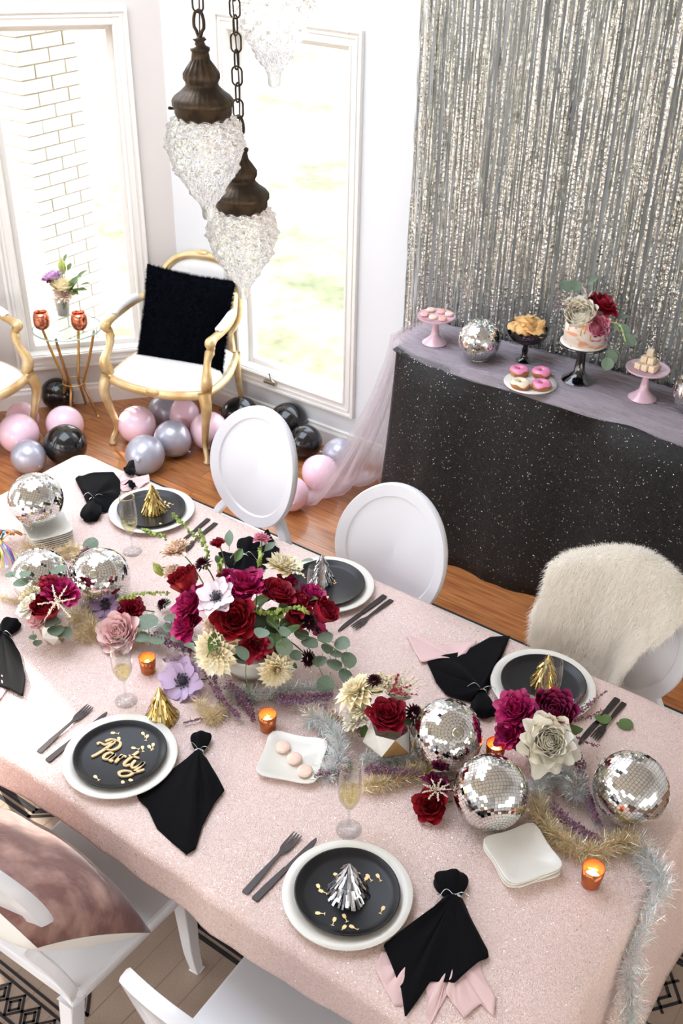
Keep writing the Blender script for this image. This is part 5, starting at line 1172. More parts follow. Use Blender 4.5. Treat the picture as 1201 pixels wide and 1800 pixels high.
ob('cake_body', MB().lathe([(0, .003), (rk, .003), (rk * 1.0, hk - .006), (rk * .94, hk), (0, hk)], 48, cap=False), m_cake, ck)
for a, l in ((-70, .05), (-52, .075), (-95, .035), (-120, .055), (-35, .04), (-150, .03), (-80, .06)):
    x, y = math.cos(R(a)) * rk * 1.0, math.sin(R(a)) * rk * 1.0; ob('gold_drip', MB().tube([(x * .9, y * .9, hk + .001), (x, y, hk - .004), (x * 1.01, y * 1.01, hk - l + .004), (x * 1.01, y * 1.01, hk - l)], [.002, .0022, .002, .0028], 6), gr, ck)
# ------------------------------------------------------------------ flowers
def petal(mb, az, r0, z0, L, Wd, a0, a1, point=.5, cup=.25, ruf=0, rs=None, nu=5, nv=5):
    """one petal: starts at radius r0, tilts from a0 to a1 (angle from the flower axis)"""
    ra = Vector((math.cos(az), math.sin(az), 0)); ta = Vector((-math.sin(az), math.cos(az), 0)); zz = Vector((0, 0, 1)); p = ra * r0 + zz * z0; V = []
    tw = rs.uniform(-.25, .25) if rs else 0; ph = rs.uniform(0, 6) if rs else 0
    for j in range(nv):
        s = j / (nv - 1); a = lerp(a0, a1, s); d = ra * math.sin(a) + zz * math.cos(a); nrm = ra * math.cos(a) - zz * math.sin(a)
        if j: p = p + d * (L / (nv - 1))
        if point > .4: w = Wd * (math.sin(PI * min(1, .12 + s * (.88 - .25 * point))) ** (.6 + point * .5)) * (1 - (s ** 6) * point)
        else: w = Wd * (.38 + .62 * math.sin(PI / 2 * min(1, s / .6)) if s < .6 else 1 - .42 * ((s - .6) / .4) ** 2.2)
        for i in range(nu):
            u = (i / (nu - 1) - .5) * 2
            q = p + ta * (u * w) * 1 - nrm * (cup * w * u * u) + nrm * (ruf * math.sin(u * 7 + ph) * s * Wd + tw * u * w * s) - d * (abs(u) ** 2.2 * (.12 if point > .4 else .30) * L * s ** 2.5)
            if ruf and j == nv - 1: q += d * ruf * 1.2 * Wd * math.sin(u * 11 + ph * 2)
            V.append(q)
    mb.add(V, [(j * nu + i, j * nu + i + 1, (j + 1) * nu + i + 1, (j + 1) * nu + i) for j in range(nv - 1) for i in range(nu - 1)])
GA = 2.39996
def bloom_mb(kind, seed=1):
    """unit flower: radius about 1, axis +Z, centre at origin"""
    rs = random.Random(seed); mb = MB()
    if kind == 'peony':
        for k in range(52):
            t = k / 51; petal(mb, k * GA, .06 + .12 * t, -.28 + .05 * (1 - t), lerp(.62, 1.05, t) * rs.uniform(.85, 1.1), lerp(.22, .50, t), lerp(.05, 1.0, t) + rs.uniform(-.1, .1), lerp(-.25, 1.55, t ** 1.3) + rs.uniform(-.2, .2), .15, .45, .10, rs)
    elif kind == 'rose':
        for k in range(40):
            t = k / 39; petal(mb, k * GA, .02 + .10 * t, -.38, lerp(.68, .98, t), lerp(.16, .66, t ** .8), lerp(.02, 1.0, t), lerp(-.12, 1.15, t ** 1.6), .12, .75 - .3 * t, .03, rs)
    elif kind == 'ranunculus':
        for k in range(64):
            t = k / 63; petal(mb, k * GA, .02 + .55 * t, -.45 + .1 * t, lerp(.62, .80, t), lerp(.12, .56, t), lerp(-.1, .55, t), lerp(-.5, .25, t ** 1.2), .05, .8, .02, rs, 5, 4)
    elif kind == 'dahlia':
        for k in range(110):
            t = k / 109; petal(mb, k * GA, .05 + .15 * t, -.12 * t, lerp(.35, .98, t) * rs.uniform(.9, 1.1), lerp(.07, .19, t), lerp(.0, 1.6, t ** .8), lerp(-.1, 1.9, t) + rs.uniform(-.2, .2), .85, .55, .0, rs, 3, 5)
    elif kind == 'carnation':
        for k in range(60):
            t = k / 59; petal(mb, k * GA, .05, -.35, lerp(.8, 1.05, t) * rs.uniform(.85, 1.1), lerp(.2, .34, t), lerp(.0, 1.1, t), lerp(.1, 1.6, t) + rs.uniform(-.3, .3), .0, .2, .22, rs, 6, 4)
    elif kind == 'anemone':
        for k in range(8):
            petal(mb, k * 2 * PI / 8 * 1 + (.2 if k % 2 else 0), .10, -.02 - .03 * (k % 2), .95 * rs.uniform(.92, 1.05), .46, 1.15 + .1 * (k % 2), 1.45, .15, .3, .02, rs, 7, 8)
    elif kind == 'scabiosa':
        for k in range(90):
            t = k / 89; petal(mb, k * GA, .05 + .2 * t, -.1 - .3 * t, lerp(.5, .8, t), .13, lerp(0, 1.4, t), lerp(.1, 1.7, t), .2, .3, .1, rs, 3, 3)
    elif kind == 'bud':
        for k in range(16): t = k / 15; petal(mb, k * GA, .02 + .1 * t, -.9, 1.6 - .5 * t, .34, .35 * t + .05, -.2 + .3 * t, .6, .6, 0, rs, 4, 5)
    return mb
BL = {}
def bloom_me(kind, col, seed):
    k = (kind, col, seed % 3)
    if k not in BL:
        mb = bloom_mb(kind, seed % 3 + 1); rr_ = sorted(math.hypot(v[0], v[1]) for v in mb.v)[int(len(mb.v) * .985)]; mb.v = [(v[0] / rr_, v[1] / rr_, v[2] / rr_) for v in mb.v]
        me = mb.mesh(kind, True); me.materials.append(FL[col]); BL[k] = me
    return BL[k]
_an = MB(); _an.sphere((0, 0, .03), .17, 16, (1, 1, .6))
for k in range(44): a = k * GA; r = .24 + .09 * (k % 3) / 2; _an.tube([(0.1 * math.cos(a), .1 * math.sin(a), .04), (r * .8 * math.cos(a), r * .8 * math.sin(a), .12), (r * math.cos(a), r * math.sin(a), .13)], [.008, .007, .022], 5)
me_anc = _an.mesh('flower_centre', True); me_anc.materials.append(m_centre)
def bloom(par, kind, col, px, py, w, z, dirn, seed=0, name=None, stem_to=None, flat=1.0, lab=None):
    p = at(px, py, z); r = wpx(w, p) / 2 * (1.12 if kind in ('dahlia', 'carnation', 'anemone') else 1.2)
    q = facing(dirn, seed * 1.3); loc = p - par.location
    o = ob(name or kind, bloom_me(kind, col, seed), None, par, loc=loc, rot=q, label=lab); o.scale = (r, r, r * flat)
    if kind == 'anemone': ob('flower_centre', me_anc, None, o)
    if stem_to is not None: ob('stem', MB().tube(spline([loc, loc.lerp(stem_to - par.location, .5) + Vector((0, 0, .012)), stem_to - par.location], 5), .0022, 6), m_stem, par)
    return o
def leaf_mb(L=1, Wd=.42, fold=.18, rnd_=1):
    mb = MB()
    def f(u, v):
        x = (u - .5) * 2; w = Wd * (math.sin(PI * min(1, .04 + v * .96)) ** (.55 if rnd_ else .9)); return Vector((x * w, v * L, fold * w * abs(x) - .12 * L * v * v))
    mb.grid(f, 5, 9); mb.tube([(0, -.25, .02), (0, 0, 0)], .02, 4); return mb
me_er = leaf_mb(1, .50, .15).mesh('leaf', True); me_ev = leaf_mb(1, .27, .3, 0).mesh('leaf', True)
def leaf(par, px, py, w, z, ang=0, tilt=0, kind='e', m=None, name='leaf', roll=0):
    """leaf centred at the pixel, about w px long; ang = heading in the world plane (deg), tilt up (deg)"""
    p = at(px, py, z); L = wpx(w, p) * (1.05 if kind == 'e' else 1.2); M = Matrix.Rotation(R(ang), 4, 'Z') @ Matrix.Rotation(R(tilt), 4, 'X') @ Matrix.Rotation(R(roll), 4, 'Y')
    base = par.location if par else Vector((0, 0, 0)); loc = p - base - (M.to_3x3() @ Vector((0, L * .5, 0)))
    me = (me_er if kind == 'e' else me_ev); key = (kind, (m or m_euc).name)
    if key not in BL: mm = me.copy(); mm.materials.append(m or m_euc); BL[key] = mm
    o = ob(name, BL[key], None, par, loc=loc, rot=M.to_euler()); o.scale = (L,) * 3; return o
def twig(par, pts, w=.0013, m=None, name='twig'):
    b = par.location; ob(name, MB().tube(spline([at(x, y, z) - b for x, y, z in pts], 5), w, 5), m or m_stem, par)
def blobs(path, n, r, spread, seed=1, long=1.0):
    """little florets along a path"""
    rs = random.Random(seed); mb = MB(); P = spline(path, 6); m = len(P)
    mb.tube(P, .0011, 4)
    for k in range(n):
        t = (k + rs.random()) / n * (m - 1.001); i = int(t); c = P[i].lerp(P[i + 1], t - i); sp = spread * (1 - .6 * k / n)
        d = Vector((rs.gauss(0, 1), rs.gauss(0, 1), rs.gauss(0, 1) + .3)).normalized(); c = c + d * sp * rs.uniform(.3, 1); q = r * rs.uniform(.6, 1.3)
        e1 = d * q * long; e2 = d.orthogonal().normalized() * q; e3 = d.cross(e2).normalized() * q
        mb.add([c + e1, c - e1, c + e2, c - e2, c + e3, c - e3], [(0, 2, 4), (0, 4, 3), (0, 3, 5), (0, 5, 2), (1, 4, 2), (1, 3, 4), (1, 5, 3), (1, 2, 5)])
    return mb
def sprig(par, pts, n, r, spread, m, name, seed=1, long=1.0, label=None):
    b = par.location if par else Vector(); return ob(name, blobs([at(x, y, z) - b for x, y, z in pts], n, r, spread, seed, long), m, par, smooth=False, kind='stuff', label=label)
UP = Vector((0, 0, 1)); TOC = (CAM - Vector((-1.4, 1.7, .9))).normalized()
def dirf(p, c, up=.5, cam=.6): 
    d = (p - c); d.z *= .8; return (d.normalized() * 1.0 + UP * up + TOC * cam).normalized()

# --- large centrepiece
G = thing('flower_arrangement', (P0.x, P0.y, T + .06), 'large centrepiece of magenta peonies, red roses, cream dahlias and trailing eucalyptus', 'flower arrangement')
C0 = Vector((P0.x, P0.y, T + .10)); ST = Vector((P0.x, P0.y, T + .05))
def cb(kind, col, px, py, w, z, seed=0, name=None, flat=1, up=.5, cam_=.6, stem=False, lab=None):
    p = at(px, py, z); return bloom(G, kind, col, px, py, w, z, dirf(p, C0, up, cam_), seed, name, ST if stem else None, flat, lab)
ob('foliage_mass', MB().grid(lambda u, v: Vector((.085 * math.sin(PI * v) * math.cos(2 * PI * u) * (1 + .15 * noise1(u * 12, 3)), .08 * math.sin(PI * v) * math.sin(2 * PI * u), .075 - .075 * math.cos(PI * v) - .01)), 24, 12, True), mat('dark inner foliage', (44, 56, 34), .8), G)
cb('peony', 'magenta', 334, 1062, 62, T + .19, 0, lab='magenta peony'); cb('peony', 'magenta', 330, 1098, 58, T + .15, 1); cb('ranunculus', 'red', 324, 1020, 46, T + .22, 0); cb('anemone', 'pale', 381, 1050, 68, T + .28, 0, up=.4, cam_=1.2)
cb('peony', 'magenta', 431, 1030, 70, T + .25, 2); cb('rose', 'red', 413, 1088, 66, T + .24, 0, up=.3, cam_=1); cb('rose', 'crimson', 488, 1042, 54, T + .24, 1); cb('peony', 'crimson', 524, 1060, 50, T + .20, 0); cb('peony', 'magenta', 549, 1048, 50, T + .19, 1)
cb('ranunculus', 'crimson', 571, 1076, 40, T + .17, 1); cb('scabiosa', 'dark', 546, 1090, 34, T + .17, 0); cb('anemone', 'magenta', 558, 1108, 42, T + .12, 1, flat=1); cb('peony', 'magenta', 505, 1020, 36, T + .21, 2)
cb('dahlia', 'cream', 378, 1146, 84, T + .15, 0, up=.1, cam_=.9, lab='cream spiky dahlia'); cb('dahlia', 'cream', 487, 1178, 66, T + .09, 1, up=.0, cam_=.7); cb('carnation', 'peach', 371, 1098, 34, T + .2, 0)
cb('carnation', 'peach', 309, 963, 54, T + .24, 0); cb('carnation', 'peach', 300, 1004, 34, T + .19, 1); cb('carnation', 'cream', 500, 992, 64, T + .25, 2, flat=.8); cb('bud', 'lime', 276, 999, 13, T + .19, 0, name='flower_bud')
cb('scabiosa', 'dark', 354, 988, 32, T + .26, 0); cb('carnation', 'crimson', 383, 953, 28, T + .29, 0); cb('scabiosa', 'dark', 284, 1060, 26, T + .14, 1); cb('scabiosa', 'dark', 545, 1157, 30, T + .08, 0)
cb('carnation', 'pink', 461, 945, 30, T + .30, 0, stem=True); cb('peony', 'crimson', 449, 1132, 50, T + .18, 1); cb('ranunculus', 'crimson', 520, 1088, 36, T + .17, 0); cb('scabiosa', 'dark', 455, 1000, 22, T + .24, 1); cb('peony', 'magenta', 395, 1010, 30, T + .22, 0)
for a_, b_ in (((276, 999, T + .19), (345, 1010, T + .15)), ((383, 953, T + .285), (400, 1010, T + .18)), ((545, 1157, T + .08), (470, 1110, T + .10)), ((309, 963, T + .235), (360, 1030, T + .16)), ((354, 988, T + .255), (385, 1040, T + .16))):
    twig(G, [a_, ((a_[0] + b_[0]) / 2, (a_[1] + b_[1]) / 2 - 8, (a_[2] + b_[2]) / 2 + .01), b_], .002, name='stem')
for i, (pts) in enumerate((((360, 960, T + .22), (325, 925, T + .26), (303, 903, T + .28)), ((294, 945, T + .19), (270, 938, T + .22), (250, 930, T + .23)), ((300, 1042, T + .15), (250, 1044, T + .17), (206, 1053, T + .16)), ((365, 1000, T + .2), (362, 960, T + .25), (350, 930, T + .27)))):
    sprig(G, pts, 46, .0052, .011, m_stock, 'green_bells', 11 + i, .9)
for i, pts in enumerate((((445, 1075, T + .20), (475, 1078, T + .22), (500, 1070, T + .23)), ((480, 1092, T + .2), (515, 1068, T + .23), (540, 1075, T + .24)), ((400, 1020, T + .2), (385, 1000, T + .25), (390, 985, T + .27)), ((452, 1010, T + .22), (456, 985, T + .27), (458, 965, T + .28)))):
    sprig(G, pts, 15, .0065, .009, m_stock, 'green_bells', 31 + i, 1.7)
LV = [(460, 1112, 27, .24, 200, 10), (426, 1148, 29, .19, 250, -20), (501, 1110, 22, .2, 190, 10), (500, 1138, 30, .16, 200, -50), (520, 1152, 22, .12, 260, -10), (545, 1130, 30, .13, 280, 0), (572, 1120, 28, .13, 250, 5), (602, 1131, 28, .11, 280, 10), (613, 1160, 30, .08, 230, -20),
      (588, 1168, 28, .07, 240, 0), (562, 1162, 26, .08, 200, 0), (607, 1187, 26, .05, 210, -10), (572, 1204, 32, .04, 190, -30), (592, 1150, 22, .09, 300, 0), (575, 1140, 22, .1, 220, 0), (530, 1115, 26, .14, 230, 0), (403, 945, 26, .30, 40, 40), (342, 1158, 22, .12, 100, -20),
      (332, 1134, 28, .14, 70, -10), (313, 1119, 26, .12, 60, 0), (301, 1086, 28, .12, 90, 0), (298, 1102, 26, .1, 30, 0), (420, 1140, 22, .16, 150, 0), (470, 1130, 24, .18, 270, -20), (445, 1150, 20, .15, 240, 0), (440, 1222, 30, .02, 200, -10), (540, 985, 22, .2, 300, 20), (385, 985, 24, .24, 60, 20), (420, 975, 24, .26, 10, 30), (475, 960, 22, .26, 350, 20), (510, 1170, 26, .08, 300, 0), (478, 1225, 16, .01, 200, 0)]
for i, (x, y, w, dz, a, tl_) in enumerate(LV): leaf(G, x, y, w, T + dz, a, tl_, 'v' if i in (16, 17, 18, 27, 28, 29) else 'e', m_leaf if i in (27, 28) else None, roll=rnd.uniform(-25, 25))
for i in range(34): x_, y_ = 450 + rnd.uniform(-80, 100), 1090 + rnd.uniform(-45, 45); leaf(G, x_, y_, rnd.uniform(26, 40), T + .155 + .045 * rnd.random(), rnd.uniform(0, 360), rnd.uniform(-10, 50), 'v', m_leaf, roll=rnd.uniform(-40, 40))
for pts in (((520, 1110, T + .15), (570, 1130, T + .13), (600, 1150, T + .10), (608, 1180, T + .06)), ((530, 1120, T + .13), (555, 1160, T + .09), (572, 1200, T + .04)), ((440, 1130, T + .16), (432, 1180, T + .1), (440, 1222, T + .03)), ((560, 1125, T + .13), (588, 1140, T + .11), (590, 1165, T + .08)), ((470, 1090, T + .2), (490, 1110, T + .22), (502, 1140, T + .17))): twig(G, pts)

# --- loose flowers lying on the cloth
def loose(kind, col, px, py, w, z, d, lab, cat='flower', seed=0, nm=None, stemd=None):
    p = at(px, py, z); t = thing(nm or kind, p, lab, cat); r = wpx(w, p) / 2 * 1.12
    o = ob('petals', bloom_me(kind, col, seed), None, t, rot=facing(d, seed)); o.scale = (r, r, r)
    if kind == 'anemone': ob('flower_centre', me_anc, None, o)
    sd_ = Vector(stemd or (.3, .8, 0)).normalized(); ob('stem', MB().tube([-Vector(d).normalized() * r * .2, sd_ * .03 + Vector((0, 0, -.012)), sd_ * .07 + Vector((0, 0, T + .003 - p.z))], .0022, 6), m_stem, t); return t
loose('anemone', 'lavender', 322, 1197, 80, T + .03, (.25, -.75, .75), 'large lavender anemone lying beside the gold party cone')
loose('ranunculus', 'pale', 312, 1168, 42, T + .035, (-.1, .2, .9), 'pale lavender bloom tucked behind the large anemone')
loose('rose', 'blush', 209, 1112, 70, T + .035, (.1, -.55, .85), 'pale pink peony lying behind the champagne flute', nm='peony')
loose('anemone', 'mauve', 187, 1066, 56, T + .045, (.2, -.5, .85), 'dusky mauve anemone in front of the second mirror ball')
loose('peony', 'crimson', 232, 1072, 44, T + .04, (.5, -.2, .8), 'deep crimson bloom right of the mauve anemone')
loose('rose', 'red', 757, 1416, 56, T + .03, (.0, -.6, .85), 'deep red rose lying left of the lower mirror ball', nm='rose')
loose('peony', 'plum', 768, 1377, 46, T + .03, (.1, .3, .9), 'plum coloured bloom behind the loose red rose')
asp = thing('astilbe_sprig', at(765, 1388, T + .05), 'cream astilbe sprig over the loose red rose', 'flower')
for i in range(9): a = i * .72; sprig(asp, [(768, 1390, T + .05), (768 + 12 * math.cos(a), 1388 + 9 * math.sin(a), T + .062), (768 + 26 * math.cos(a), 1388 + 20 * math.sin(a), T + .065)], 40, .0017, .006, FL['astilbe'], 'floret_spike', i)

# --- eucalyptus near the votive
ev = thing('eucalyptus_sprig', at(265, 1110, T + .02), 'round-leaved eucalyptus sprig beside the left copper votive', 'leaves')
for x, y, w, dz, a in ((260, 1092, 38, .06, 10), (277, 1124, 30, .04, 250), (248, 1120, 28, .04, 120), (290, 1060, 22, .03, 330), (240, 1085, 22, .02, 60)): leaf(ev, x, y, w, T + dz, a, 12, 'e')
twig(ev, [(265, 1135, T + .02), (262, 1115, T + .03), (262, 1080, T + .04)])
for x, y, a, lab in ((1098, 1272, 80, 'single green leaf lying on the cloth right of the knife and fork'), (1060, 1262, 40, 'single green leaf resting on the right-hand knife')): o = leaf(None, x, y, 28, T + (.008 if x < 1090 else .004), a, 0, 'e', m_leaf, 'loose_leaf'); tag(o, lab, 'leaf')
ol = leaf(None, 160, 957, 28, T + .03, 20, 40, 'e', None, 'loose_leaf'); tag(ol, 'single eucalyptus leaf standing behind the second mirror ball', 'leaf')

# --- left pot arrangement
G1 = thing('flower_arrangement', (P1.x, P1.y, T + .06), 'small arrangement of magenta blooms, white rose and blush astilbe in the left faceted pot', 'flower arrangement'); C1 = Vector((P1.x, P1.y, T + .06))
for kind, col, x, y, w, dz, s in (('peony', 'magenta', 108, 1040, 56, .15, 0), ('peony', 'crimson', 92, 1030, 46, .15, 1), ('ranunculus', 'crimson', 82, 1068, 44, .13, 0), ('peony', 'white', 52, 1066, 40, .12, 1), ('carnation', 'cream', 52, 1042, 38, .12, 0), ('rose', 'blush', 66, 1090, 32, .10, 2), ('anemone', 'magenta', 118, 1052, 44, .14, 1)):
    bloom(G1, kind, col, x, y, w, T + dz, dirf(at(x, y, T + dz), C1), s)
for i, (x, y) in enumerate(((66, 1062), (92, 1028), (118, 1030), (132, 1052), (124, 1085), (84, 1078), (104, 1070), (78, 1090))): sprig(G1, [(100, 1058, T + .17), ((100 + x) / 2, (1058 + y) / 2, T + .185), (x, y, T + .18)], 44, .0018, .0062, FL['astilbe'], 'astilbe_spike', 50 + i)
for x, y, w, dz, a in ((36, 1024, 26, .14, 120), (18, 1010, 18, .15, 100), (44, 1008, 20, .16, 30), (88, 1092, 30, .10, 200), (98, 1108, 28, .08, 230), (66, 1130, 16, .03, 220), (112, 1112, 30, .07, 260), (58, 1120, 14, .05, 250), (108, 1000, 20, .14, 320), (98, 1004, 18, .14, 20)): leaf(G1, x, y, w, T + dz, a, 5, 'e')
twig(G1, [(95, 1075, T + .12), (60, 1105, T + .08), (62, 1128, T + .03)]); twig(G1, [(80, 1060, T + .13), (50, 1030, T + .15), (20, 1010, T + .15)])

# --- middle right pot
G2 = thing('flower_arrangement', (P2.x, P2.y, T + .07), 'arrangement of cream dahlia, red rose and pale astilbe in the faceted pot', 'flower arrangement'); C2 = Vector((P2.x, P2.y, T + .07))
for kind, col, x, y, w, dz, s in (('dahlia', 'cream', 626, 1214, 80, .14, 0), ('rose', 'cream', 664, 1204, 48, .16, 1), ('rose', 'crimson', 681, 1257, 58, .13, 0), ('scabiosa', 'dark', 657, 1193, 28, .19, 0), ('scabiosa', 'dark', 731, 1251, 36, .13, 1), ('carnation', 'white', 622, 1262, 50, .09, 0), ('carnation', 'cream', 634, 1244, 44, .12, 1), ('rose', 'white', 700, 1222, 40, .13, 2), ('peony', 'pink', 714, 1288, 26, .07, 0), ('carnation', 'astilbe', 690, 1200, 46, .13, 1)):
    bloom(G2, kind, col, x, y, w, T + dz, dirf(at(x, y, T + dz), C2), s)
for i in range(16):
    a = -.5 - i * .17 if i % 2 else -2.4 + i * .15; L = 34 + 14 * (i % 3); x, y = 700 + L * math.cos(a), 1212 + .62 * L * math.sin(a)
    sprig(G2, [(692, 1220, T + .14), ((692 + x) / 2, (1220 + y) / 2, T + .17), (x, y, T + .18)], 44, .0026, .0085, FL['astilbe'], 'astilbe_spike', 80 + i)
for i, (x, y) in enumerate(((700, 1185), (722, 1205), (735, 1222), (712, 1222))): sprig(G2, [(690, 1215, T + .17), (x, y, T + .19)], 7, .004, .006, FL['crimson'], 'red_florets', 99 + i)
for x, y, w, dz, a in ((714, 1268, 32, .10, 300), (655, 1258, 28, .10, 140), (706, 1250, 26, .11, 0), (640, 1285, 22, .05, 200)): leaf(G2, x, y, w, T + dz, a, -10, 'v', m_leaf)

# --- right pot
G3 = thing('flower_arrangement', (P3.x, P3.y, T + .07), 'arrangement of magenta peony, plum ranunculus and cream rose beside the votive', 'flower arrangement'); C3 = Vector((P3.x, P3.y, T + .06))
for kind, col, x, y, w, dz, s in (('peony', 'magenta', 908, 1250, 66, .14, 0), ('peony', 'magenta', 897, 1290, 48, .10, 1), ('ranunculus', 'plum', 973, 1252, 66, .15, 0), ('peony', 'white', 966, 1304, 90, .13, 1), ('ranunculus', 'white', 967, 1303, 46, .158, 1), ('anemone', 'crimson', 908, 1298, 46, .08, 0), ('carnation', 'white', 996, 1232, 32, .13, 0), ('rose', 'white', 938, 1268, 34, .13, 0)):
    bloom(G3, kind, col, x, y, w, T + dz, dirf(at(x, y, T + dz), C3, .5, .8), s)
for x, y, w, dz, a, k_ in ((1006, 1284, 42, .10, 330, 'v'), (952, 1232, 28, .13, 60, 'e'), (930, 1226, 22, .13, 20, 'e'), (928, 1312, 40, .06, 140, 'v'), (990, 1330, 26, .06, 250, 'v')): leaf(G3, x, y, w, T + dz, a, 0, k_, m_leaf if k_ == 'v' else None)
for i, pts in enumerate((((1000, 1262, T + .10), (1030, 1240, T + .10), (1068, 1215, T + .09)), ((1000, 1270, T + .09), (1025, 1250, T + .09), (1045, 1232, T + .10)), ((1000, 1290, T + .06), (1020, 1300, T + .04), (1052, 1312, T + .02)), ((995, 1255, T + .12), (1012, 1235, T + .13), (1024, 1222, T + .13)), ((1005, 1265, T + .08), (1030, 1262, T + .07), (1060, 1248, T + .06)))):
    sprig(G3, pts, 60, .0026, .011, FL['heather'], 'heather_sprig', 120 + i)

# --- heather laid along the table
for i, (pts, lab) in enumerate((([(345, 1130, T + .02), (365, 1180, T + .03), (385, 1225, T + .03), (420, 1262, T + .015)], 'purple heather running below the cream dahlia'), ([(400, 1240, T + .01), (370, 1262, T + .01), (328, 1272, T + .01)], 'thin purple heather sprig pointing at the gold cone'), ([(400, 1200, T + .03), (430, 1238, T + .02), (450, 1262, T + .015)], 'purple heather left of the middle votive'),
                    ([(490, 1228, T + .02), (530, 1228, T + .03), (590, 1222, T + .02)], 'purple heather right of the middle votive'), ([(560, 1246, T + .015), (600, 1270, T + .02), (640, 1290, T + .02)], 'purple heather left of the faceted pot'), ([(560, 1366, T + .02), (590, 1362, T + .015), (612, 1350, T + .015)], 'small heather tip over the corner of the macaron dish'),
                    ([(640, 1352, T + .02), (690, 1352, T + .03), (740, 1356, T + .02)], 'purple heather in front of the faceted pot'), ([(1000, 1310, T + .03), (1022, 1350, T + .03), (1030, 1400, T + .02), (1050, 1450, T + .02)], 'purple heather between cream rose and right mirror ball'), ([(965, 1420, T + .03), (1010, 1455, T + .03), (1055, 1480, T + .02)], 'dark heather curving above the right votive'),
                    ([(270, 1120, T + .02), (310, 1135, T + .03), (345, 1128, T + .03)], 'purple heather right of the left votive'), ([(122, 1010, T + .04), (138, 985, T + .06), (150, 965, T + .06)], 'purple heather between the two left mirror balls'), ([(300, 1100, T + .03), (320, 1118, T + .02), (330, 1145, T + .02)], 'dark purple heather below the magenta peony'))):
    h_ = thing('heather_sprig', at(*pts[0]), lab, 'flower sprig')
    for j in range(3 if i not in (1, 5) else 1): sprig(h_, [(x + rnd.uniform(-9, 9), y + rnd.uniform(-7, 7), z + .006 * j) for x, y, z in pts], 150, .0030, .017 if i != 1 else .006, FL['heather'] if j != 1 else FL['mauve'], 'florets', 200 + i * 3 + j)
    gs = MB(); b = h_.location
    for j in range(26):
        q = pts[rnd.randrange(len(pts))]; c = at(q[0] + rnd.uniform(-10, 10), q[1] + rnd.uniform(-8, 8), q[2]) - b; d = Vector((rnd.uniform(-1, 1), rnd.uniform(-1, 1), rnd.uniform(0, .4))) * .03; e = Vector((-d.y, d.x, 0)).normalized() * .0009
        gs.add([c - e, c + e, c + d], [(0, 1, 2)])
    ob('needles', gs, m_leaf, h_, smooth=False, kind='stuff')

# --- tinsel garlands
def tinsel(path, R0, n, m, lab, seed, curl=0, nm='tinsel_garland', grp='tinsel'):
    rs = np.random.RandomState(seed); P = spline(path, 10); P = np.array([tuple(p) for p in P]); n = int(n * 1.1); k = rs.rand(n) * (len(P) - 1.001); i = k.astype(int); c = P[i] + (P[i + 1] - P[i]) * (k - i)[:, None]
    d = rs.normal(size=(n, 3)); d /= np.linalg.norm(d, axis=1)[:, None]; L = R0 * rs.uniform(.45, 1.15, (n, 1)); b = np.cross(d, rs.normal(size=(n, 3))); b /= np.linalg.norm(b, axis=1)[:, None]; w = .00055
    m1 = c + d * L * .55 + b * L * .12; e = c + d * L + np.cross(d, b) * L * .22
    V = np.stack([c - b * w, c + b * w, m1 - b * w, m1 + b * w, e - b * w * .6, e + b * w * .6], 1); zf = np.maximum(V[:, :, 2], T + .001) if path[0][2] > .7 and min(p[2] for p in path) > .7 else V[:, :, 2]; V[:, :, 2] = zf
    V = V.reshape(-1, 3); q = np.arange(n)[:, None] * 6; Fc = np.concatenate([q + np.array([[0, 1, 3, 2]]), q + np.array([[2, 3, 5, 4]])]); o = np.array(tuple(P[0]))
    t = thing(nm, tuple(P[0]), lab, 'tinsel', grp); ob('tinsel_strands', npmesh('tinsel_strands', V - o, Fc), m, t, kind='stuff'); ob('core_string', MB().tube([Vector(p) - Vector(o) for p in P], .0014, 5), m, t)
def tp(l): return [at(x, y, T + z) for x, y, z in l]
tinsel(tp([(350, 1235, .015), (372, 1262, .015), (400, 1290, .0)][:2] + [(392, 1244, .02)]), .034, 1300, m_ting, 'champagne tinsel tuft beside the lavender anemone', 1)
tinsel(tp([(400, 1215, .02), (450, 1222, .02), (510, 1212, .025), (565, 1210, .02)]), .036, 2600, m_tins, 'silver iridescent tinsel under the large centrepiece', 2)
tinsel(tp([(545, 1262, .02), (572, 1270, .03), (592, 1300, .03), (594, 1335, .025), (575, 1362, .015)]), .042, 3600, m_tins, 'white tinsel curling over the right side of the macaron dish', 3)
tinsel(tp([(542, 1256, .02), (580, 1262, .03), (625, 1285, .03)]), .030, 1200, m_ting, 'champagne tinsel at the top of the curl by the dish', 4)
tinsel(tp([(640, 1380, .02), (680, 1374, .02), (720, 1360, .02), (760, 1352, .02)]), .034, 2300, m_ting, 'champagne tinsel below the faceted pot', 5)
tinsel(tp([(640, 1332, .02), (680, 1338, .02), (720, 1330, .02)]), .034, 1500, m_tins, 'silver tinsel under the faceted pot', 6)
tinsel(tp([(942, 1400, .025), (950, 1370, .03), (985, 1358, .04), (1010, 1375, .04), (1012, 1400, .03)]), .042, 3600, m_tins, 'iridescent tinsel loop between the two right mirror balls', 7)
tinsel(tp([(940, 1400, .02), (950, 1440, .02), (985, 1475, .02), (1035, 1498, .02), (1085, 1482, .02), (1125, 1490, .02)]), .042, 5200, m_ting, 'champagne tinsel sweeping below the right mirror ball', 8)
ea = at(1125, 1490, T + .02); eb = at(1148, 1525, T + .015); ex = TX1
endp = [ea, eb, at(1160, 1560, T + .01), Vector((TX1 + .035, 1.56, .70)), Vector((TX1 + .075, 1.50, .60)), Vector((TX1 + .10, 1.40, .50)), Vector((TX1 + .09, 1.28, .47)), Vector((TX1 + .12, 1.19, .40)), Vector((TX1 + .16, 1.16, .28)), Vector((TX1 + .17, 1.12, .16))]
